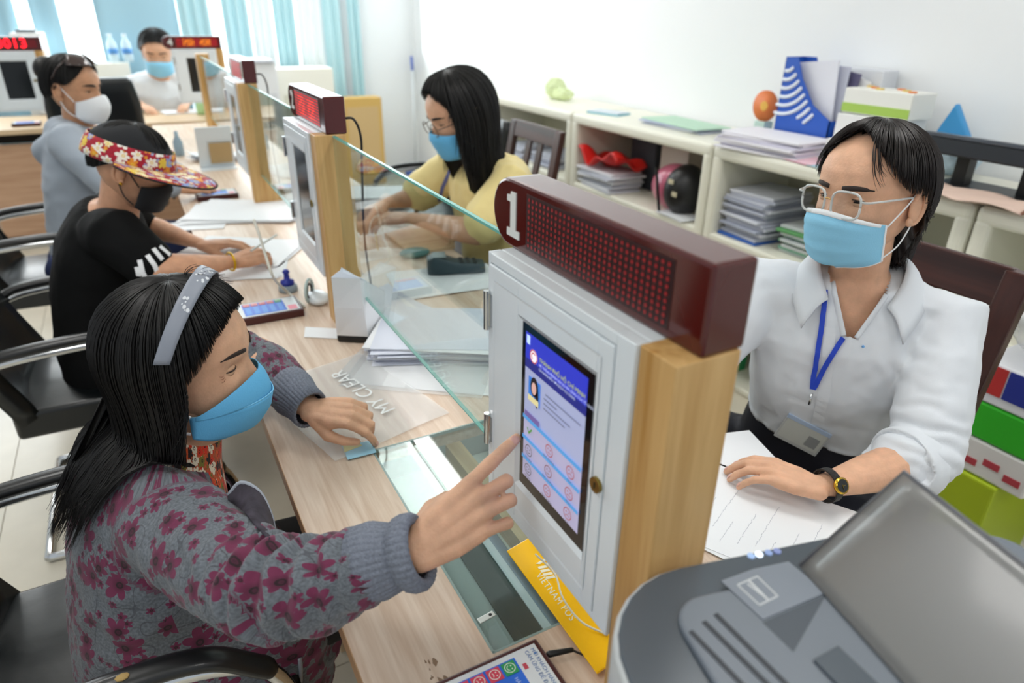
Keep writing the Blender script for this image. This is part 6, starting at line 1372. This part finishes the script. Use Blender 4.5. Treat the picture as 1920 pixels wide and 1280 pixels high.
cbox('document_box', 'dark open carton standing behind the red bag', 'box', (2.36, 2.82, Z1), (.12, .2, .26), '#3A3F47')
cbox('document_box', 'pale pink carton panel behind the red bag', 'box', (2.36, 2.58, Z1), (.12, .2, .24), '#DDD2C6')
hm = thing('helmet', 'pink motorbike helmet with black visor and straps in the cubby', 'helmet', (2.17, 2.36, Z1)); MB().sphere((2.17, 2.40, Z1+.105), (.10, .125, .105), 24, 16).build('shell', mat('helmet_pink', '#C4657F', .3, coat=.4), hm, True, world=True); MB().sphere((2.15, 2.31, Z1+.11), (.105, .09, .115), 24, 14).build('visor_cover', mat('helmet_black', '#17171A', .4), hm, True, world=True)
MB().tube([(2.06, 2.42, Z1+.2), (2.055, 2.39, Z1+.1), (2.06, 2.37, Z1+.01)], .009, 8, flat=.4).build('strap', M_black, hm, True, world=True)
for k, (y, z) in enumerate(((2.30, .16), (2.27, .11))): MB().box((2.048, y, Z1+z), (.004, .03, .02)).build('sticker', mat('sticker_cream', '#C9BFA2', .5), hm, world=True)
stack('crumpled white papers on the cubby floor under the helmet', 2.1, 2.28, Z1, 2, (.12, .2), ['#E8EAEE'], 6, th=.006)
for i, (y, lab) in enumerate(((3.5, 'pale folders in the furthest cubby near the wooden chair'), (3.85, 'papers in the furthest cubby beside the clerk in yellow'))): stack(lab, 2.22, y, Z1, 6, (.26, .25), G, 30+i)
stack('brown envelopes in the middle cubby beneath the red bag', 2.22, 2.8, Z2, 8, (.26, .3), ['#CDBFA6', '#DAD6CE'], 33); stack('papers in the middle cubby beneath the helmet', 2.22, 2.35, Z2, 10, (.26, .3), G, 34)
# paper ream boxes
for k, (z, c1_, c2_, lab) in enumerate(((Z3, '#1E8E5A', '#2FA9C8', 'teal and green paper ream box at the bottom of the cubby'), (Z3+.115, '#2B2F86', '#3A3FA8', 'dark blue paper ream box with white letters, on the teal one'))):
    t = thing('ream_box', lab, 'paper box', (2.10, 1.98, z), group=None); MB().box((0, 0, .056), (.2, .28, .11)).build('carton', mat('m_'+c1_, c1_, .4), t, bevel=.003); MB().box((-.101, 0, .082), (.002, .278, .055)).build('front_print', mat('m_'+c2_, c2_, .4), t)
    if k: text_mb('Double A', .042, frame((-.1025, .04, .075), (0, -1, 0), (0, 0, 1)), .0003).build('lettering', mat('box_white', '#E8ECF2', .5), t)
    MB().box((-.1025, -.10, .06), (.001, .05, .05)).build('label_patch', mat('label_grey', '#B9C0CF', .5), t)
# things on top of the shelves
def top_c(u, v, x): p = PXX(u, v, x); return (x, p.y)
c = top_c(1045, 160, 2.3); gt = thing('green_bag', 'crumpled lime green and clear plastic bag on the shelf top', 'bag', (2.3, c[1], ZT)); me = MB(); me.sphere((0, .02, .06), (.06, .07, .06), 16, 10); me.sphere((0, -.07, .035), (.05, .08, .035), 16, 10); gm = remesh(me, .008, 2); folds(gm, .018, 22, (1, 1, 1), 3, .7); o_ = bpy.data.objects.new('film', gm); COL.objects.link(o_); finish(o_, mat('lime_film', '#DCEBA8', .3, alpha=.6), gt, True)
def tops(label, u, v, x, n, sz, cols, seed, rz=0, th=.006): p = PXX(u, v, x); t = stack(label, x, p.y, ZT, n, sz, cols, seed, 'papers', th, name='paper_pile'); t.rotation_euler = (0, 0, rz); return t
tops('flat turquoise folder on the shelf top', 1140, 203, 2.2, 2, (.12, .2), ['#8CCBD8', '#D8E0E8'], 41, .3)
tops('papers with a green cover on the shelf top', 1280, 232, 2.25, 4, (.2, .42), ['#D5DBE8', '#E6E9F0', '#BFC8E0', '#B9DBC3'], 42)
tops('thick pile of white papers on the shelf top, before the blue file', 1450, 255, 2.15, 7, (.20, .38), ['#F0EEF4', '#D9D6E6', '#ECEAF2'], 43, .1, .009)
tops('pink sheets spread on the shelf top', 1480, 290, 2.14, 2, (.14, .34), ['#F3B9CC', '#F7CBD8'], 44, -.05, .003)
tops('pale blue sheet at the edge of the shelf top', 1520, 310, 2.10, 1, (.08, .3), ['#BFDDEB'], 45, 0, .003)
# blue magazine file
pf = PXX(1500, 232, 2.28); mfile = thing('magazine_file', 'blue plastic magazine file with curved white slots on the shelf top', 'magazine file', (2.28, pf.y, ZT)); MBl = mat('file_blue', '#1F58BE', .4)
sw, hh = .25, .33; side = [(0, 0), (sw, 0), (sw, .12), (.16, .17), (.09, .26), (.055, hh), (0, hh)]
rzm = math.radians(0)
for x in (0, .10): MB().prism([(x, .12-a, b) for a, b in side], (.004, 0, 0)).build('side_panel', MBl, mfile)
MB().bx(0, .104, .118, .122, 0, hh).build('spine', MBl, mfile); MB().bx(0, .104, -.13, -.126, 0, .12).build('front', MBl, mfile); MB().bx(0, .104, -.13, .12, 0, .004).build('bottom', MBl, mfile)
for k in range(8):
    r_ = .04+.031*k; pts = []
    for q in range(11):
        a = math.radians(-8+52*q/10+(6*k if k > 5 else 0)); pts.append((.114-r_*math.sin(a)*.86-.008, .30-r_*math.cos(a)*1.02+.02))
    pts = [(y, z) for y, z in pts if z > .012 and y > -.118 and .12-y < np.interp(z, [0, .12, .17, .26, .33], [.24, .235, .145, .078, .045])]
    if len(pts) > 2: MB().tube([(-.001, y, z) for y, z in pts], .0068, 8, up=(1, 0, 0), flat=1, round_cap=True).build('slot', mat('slot_white', '#E9EEF6', .5), mfile)
for k in range(4): MB().box((.03+.02*k, -.01-.02*k, .17), (.006, .20, .30-.02*k), M=Matrix.Rotation(.12*k-.1, 3, 'X')).build('magazine', mat('mag%d' % k, ['#E8E9F2', '#C9CCDD', '#5E5B7C', '#EDEDEF'][k], .5), mfile)
cbox('document_box', 'white upright document box behind the blue magazine file', 'box', (2.44, pf.y-.12, ZT), (.09, .2, .30), '#DDE0E6')
ob = PXX(1440, 172, 2.36); od = thing('round_badge', 'round orange badge ornament on a small stand beside the blue file', 'ornament', (2.36, ob.y, ZT)); MB().cyl((-.008, 0, .13), (.004, 0, .13), .062, n=28).build('disc', mat('badge_orange', '#E2793A', .5), od, True); MB().cyl((-.010, 0, .13), (-.008, 0, .13), .02, n=12).build('emblem', mat('badge_gold', '#E8B24A', .5), od); MB().bx(-.02, .03, -.03, .03, 0, .07).build('stand', mat('mint', '#BFD9D0', .5), od, bevel=.004)
tb_ = PXX(1665, 190, 2.34); tis = cbox('tissue_box', 'white tissue box with green and orange flowers on the shelf top', 'tissue box', (2.34, tb_.y, ZT+.16), (.13, .26, .085), '#EFEFE8'); MB().box((-.066, 0, .02), (.002, .258, .03)).build('green_print', mat('print_green', '#A9CC5A', .5), tis)
for k in range(6): MB().cyl((-.03+.03*(k % 3), -.1+.04*k, .085), (-.03+.03*(k % 3), -.1+.04*k, .09), .014, n=10).build('flower_print', mat('print_orange%d' % (k % 2), ['#E98A4A', '#E5C76A'][k % 2], .5), tis)
cbox('white_carton', 'white carton under the flowered tissue box', 'carton', (2.34, tb_.y+.01, ZT), (.16, .24, .158), '#ECECEA')
cbox('pen_box', 'white open box with purple things beside the clerk\'s head', 'box', (2.18, PXX(1600, 250, 2.18).y, ZT), (.11, .12, .09), '#EDEBEA')
bb = PXX(1765, 205, 2.36); bg_ = thing('snack_bag', 'blue and white plastic bag on the shelf top near the wall', 'bag', (2.38, bb.y-.05, ZT+.004)); me = MB(); me.sphere((0, 0, .06), (.07, .12, .06), 16, 10); gm = remesh(me, .009, 2); folds(gm, .02, 18, (1, 1, 1), 8, .7); o_ = bpy.data.objects.new('bag', gm); COL.objects.link(o_); finish(o_, mat('bag_pale_blue', '#C9DFEE', .4), bg_, True); MB().prism([(-.02, .06, .10), (-.02, -.06, .12), (-.02, .01, .22)], (.03, 0, 0)).build('packet', mat('packet_blue', '#3E9AD6', .4), bg_, bevel=.006)
ms_ = PXX(1850, 300, 2.22); sc = thing('document_scanner', 'black document scanner on a stand, at the right end of the shelf top', 'scanner', (2.22, ms_.y, ZT)); MB().box((0, -.02, .115), (.14, .42, .05), M=Matrix.Rotation(.12, 3, 'Y')).build('body', mat('scanner_black', '#22262C', .35), sc, bevel=.006); MB().box((-.01, -.02, .145), (.12, .40, .012), M=Matrix.Rotation(.12, 3, 'Y')).build('lid', mat('scanner_lid', '#4A4F57', .3), sc, bevel=.003)
for y in (-.13, .06): MB().bx(-.01, .03, y-.02, y+.02, 0, .1).build('leg', M_black, sc)
MB().bx(-.08, .08, -.2, .12, 0, .012).build('base', M_black, sc, bevel=.003)
cl = thing('cloth', 'pinkish beige cloth with brown edging lying on the shelf top at right', 'cloth', (2.075, PXX(1830, 350, 2.075).y, ZT)); MB().grid(lambda s, q: V(((s-.5)*.15, (q-.5)*.34, .008+.012*abs(math.sin(s*5+q*6)))), 14, 20).build('fabric', mat('cloth_beige', '#D8BDAE', .85), cl, True, solid=.003); MB().tube([V((-.075+.15*k/12, -.17, .012+.008*math.sin(k))) for k in range(13)], .004, 6).build('edging', mat('edging_brown', '#8A5F4C', .8), cl, True)
cbox('notebook', 'small purple notebook beside the beige cloth', 'notebook', (2.10, PXX(1775, 362, 2.10).y, ZT), (.05, .07, .012), '#6B6FB5')
# cartons on the floor at the far right
def floor_box(name, label, u0, u1, v0, v1, x, dx_, col, zbase=None, cat='box'):
    a, b = PXX(u0, v1, x), PXX(u1, v1, x); zt = PXX((u0+u1)/2, v0, x).z; zb = PXX((u0+u1)/2, v1, x).z if zbase is None else zbase
    t = thing(name, label, cat, (x+dx_/2, (a.y+b.y)/2, zb)); MB().box((0, 0, (zt-zb)/2), (dx_, abs(a.y-b.y), zt-zb)).build('body', mat('m_'+col, col, .45), t, bevel=.006); return t, abs(a.y-b.y), zt-zb
XB = 1.70
t, w_, h_ = floor_box('lime_carton', 'lime green carton on the floor at far right, lowest of the pile', 1742, 1850, 880, 960, XB, .3, '#A9BE1E', 0.0)
t.location.z = 0; zA = h_
t2, w2, h2 = floor_box('white_carton', 'white carton with red print on top of the lime carton', 1770, 1930, 832, 905, XB+.01, .3, '#E2E0DE', zA+.002)
for k in range(3): MB().box((-.151, w2*(.3-.3*k), h2*(.35+.15*(k % 2))), (.002, w2*.22, .018)).build('red_print', mat('print_red', '#B5404C', .5), t2)
zB = zA+.002+h2
t3_, w3, h3 = floor_box('green_packet', 'bright green plastic packet between the cartons at far right', 1775, 1960, 765, 835, XB+.01, .28, '#35B42A', zB+.002, 'packet'); zC = zB+.002+h3
t4, w4, h4_ = floor_box('printed_carton', 'white carton with red and blue panels in a clear bag at far right', 1800, 1980, 690, 770, XB+.01, .26, '#E6E7EC', zC+.002)
MB().box((-.131, w4*.26, h4_*.6), (.002, w4*.3, h4_*.7)).build('red_panel', mat('panel_red', '#C23B3B', .4), t4); MB().box((-.131, -w4*.06, h4_*.6), (.002, w4*.3, h4_*.7)).build('blue_panel', mat('panel_blue', '#2F3B96', .4), t4)
zD = zC+.002+h4_
pb_ = thing('clear_bag', 'clear plastic bag over the printed carton at far right', 'bag', (XB+.12, t4.location.y, zD)); me = MB(); me.sphere((0, 0, .125), (.12, w4*.48, .10), 18, 12); gm = remesh(me, .012, 2); folds(gm, .03, 12, (1, 1, 1), 5, .8); o_ = bpy.data.objects.new('film', gm); COL.objects.link(o_); finish(o_, mat('clear_film', '#EDEFF2', .2, alpha=.45, coat=.5), pb_, True)
# ============================================================ things at the far end
def bbox_y(name, label, cat, u0, u1, v0, v1, y, dep, col, zb=None, group=None, rough=.6):
    a, b = PYY(u0, v1, y), PYY(u1, v1, y); zt = PYY((u0+u1)/2, v0, y).z; z0 = PYY((u0+u1)/2, v1, y).z if zb is None else zb
    t = thing(name, label, cat, ((a.x+b.x)/2, y+dep/2, z0)); MB().box((0, 0, (zt-z0)/2), (abs(b.x-a.x), dep, zt-z0)).build('body', mat('m_'+col, col, rough), t, bevel=.006); return t, abs(b.x-a.x), zt-z0
t, w_, h_ = bbox_y('carton', 'tan cardboard carton standing on end by the pale wall', 'carton', 650, 722, 183, 290, 6.15, .16, '#C9A55C', 0); MB().box((0, -.082, h_*.55), (w_*.8, .003, h_*.7)).build('panel', mat('carton_face', '#C5A877', .7), t)
t, w_, h_ = bbox_y('low_cabinet', 'cream low cabinet by the window, behind the number 2 sign', 'cabinet', 540, 640, 128, 300, 6.1, .3, '#EDECE2', 0); MB().box((0, -.152, h_*.6), (w_*.85, .003, h_*.4)).build('door', mat('cab_inside', '#D5D4C4', .6), t)
t, w_, h_ = bbox_y('copier', 'white copier with paper trays by the window, behind the third kiosk', 'copier', 470, 540, 118, 300, 5.9, .4, '#E3E6EA', 0); MB().box((0, -.05, h_+.012), (w_*.9, .35, .024)).build('lid', mat('copier_lid', '#C6CBD6', .5), t, bevel=.004)
for k in range(2): MB().box((0, -.202, h_*.75-.12*k), (w_*.85, .006, .09)).build('tray', mat('copier_tray', '#D3D7DD', .5), t)
t, w_, h_ = bbox_y('low_cabinet', 'cream low cabinet under the broad blue curtain', 'cabinet', 165, 266, 118, 230, 6.31, .16, '#EEEFE6', 0); MB().box((0, -.082, h_*.75), (w_*.9, .003, h_*.3)).build('door', mat('cab_olive', '#B9BDA0', .6), t)
t, w_, h_ = bbox_y('copier', 'pale grey copier at far left behind the kiosk showing 0013', 'copier', 66, 124, 62, 240, 6.05, .3, '#DDE1E0', 0); MB().box((0, -.152, h_*.8), (w_*.8, .004, .02)).build('slot', mat('slot_grey', '#9FA6A6', .5), t); MB().box((0, 0, h_+.01), (w_*.6, .2, .02)).build('feeder', mat('feeder_dark', '#5E6468', .5), t)
for u, lab in ((216, 'clear water bottle with blue label, left of the pair on the cabinet'), (243, 'clear water bottle on the cabinet, nearer the clerk at the back')):
    p = PYY(u, 117, 6.38); zc_ = PYY(215, 118, 6.31).z; t = thing('water_bottle', lab, 'bottle', (p.x, 6.38, zc_), group='water bottles on the far cabinet'); MB().lathe([(.03, 0), (.034, .01), (.034, .13), (.014, .17), (.014, .185)]).build('bottle', mat('pet_clear', '#DCEEF2', .15, alpha=.6), t, True); MB().lathe([(.0345, .06), (.0345, .1)]).build('label_band', mat('bottle_label', '#4E8FD0', .5), t, True); MB().lathe([(.016, .185), (.016, .2)]).build('cap', mat('bottle_cap', '#E6EEF4', .5), t, True)
def at_back(u, v, y): p = PZ(u, v, TOP); return p
papers('papers on the far counter in front of the kiosk numbered 4', 345, 210, TOP, 10, 4, (.3, .2), seed=51, bend=.01)
sb_ = thing('spray_bottle', 'green spray sanitiser bottle on the far counter by kiosk 4', 'bottle', PZ(383, 214, TOP)); s0 = PZ(383, 214, TOP); MB().lathe([(.045, 0), (.048, .02), (.045, .09), (.02, .14), (.014, .16)], s0).build('bottle', mat('sanitiser_green', '#B9E0A0', .25, alpha=.85), sb_, True, world=True); MB().lathe([(.012, .16), (.02, .175), (.012, .20)], s0).build('pump', M_white, sb_, True, world=True)
rating_pad(PZ(78, 226, TOP+.02)-V((0, 0, .02)), 'rating pad on the far counter under the 0013 sign', False)
hs = thing('sanitiser_bottle', 'sanitiser bottle with blue label beside the kiosk showing 0013', 'bottle', PZ(92, 222, TOP)); s0 = PZ(90, 214, TOP); MB().lathe([(.04, 0), (.042, .02), (.04, .12), (.018, .16), (.012, .19)], s0).build('bottle', mat('pet_white', '#E3E8EA', .3), hs, True, world=True); MB().lathe([(.0425, .03), (.0425, .08)], s0).build('label_band', mat('label_blue', '#3C5BC4', .5), hs, True, world=True)
sc_ = thing('bottle', 'small dark glass bottle on the counter near the far kiosks', 'bottle', PZ(338, 285, TOP)); s0 = PZ(338, 292, TOP); 
MB().lathe([(.022, 0), (.024, .01), (.024, .07), (.01, .1), (.01, .125)], s0).build('bottle', mat('bottle_grey', '#8FA3AF', .2), sc_, True, world=True)

mp = PYY(778, 215, 6.35); bt = PYY(784, 132, 6.35); t = thing('broom', 'thin white broom handle with a blue end leaning by the corner', 'broom', (mp.x, 6.45, 0))
MB().tube([(mp.x, 6.40, .05), (bt.x, 6.50, bt.z)], .011, 8).build('handle', M_white, t, True, world=True); MB().tube([(bt.x, 6.50, bt.z), (bt.x, 6.51, bt.z+.10)], .016, 8, round_cap=True).build('grip', mat('grip_blue', '#6F83C8', .5), t, True, world=True); MB().bx(mp.x-.10, mp.x+.08, 6.37, 6.43, 0, .06).build('brush', mat('brush_blue', '#3F63B5', .7), t, world=True)
for o_, lab in ((O2, 'black cable curling from the number 2 sign down behind its kiosk'), (O3, 'black cable behind the third kiosk sign')):
    t = thing('power_cable', lab, 'cable', o_+V((.09, .0, KZ)), group=None); MB().tube([o_+V(p) for p in bezier([(.074, -.02, KZ+.03), (.095, -.03, KZ+.028), (.108, -.03, KZ-.01), (.105, -.03, KZ-.08), (.1, -.02, .2), (.115, .0, .02)], 6)], .0028, 8).build('cord', M_black, t, True, world=True)
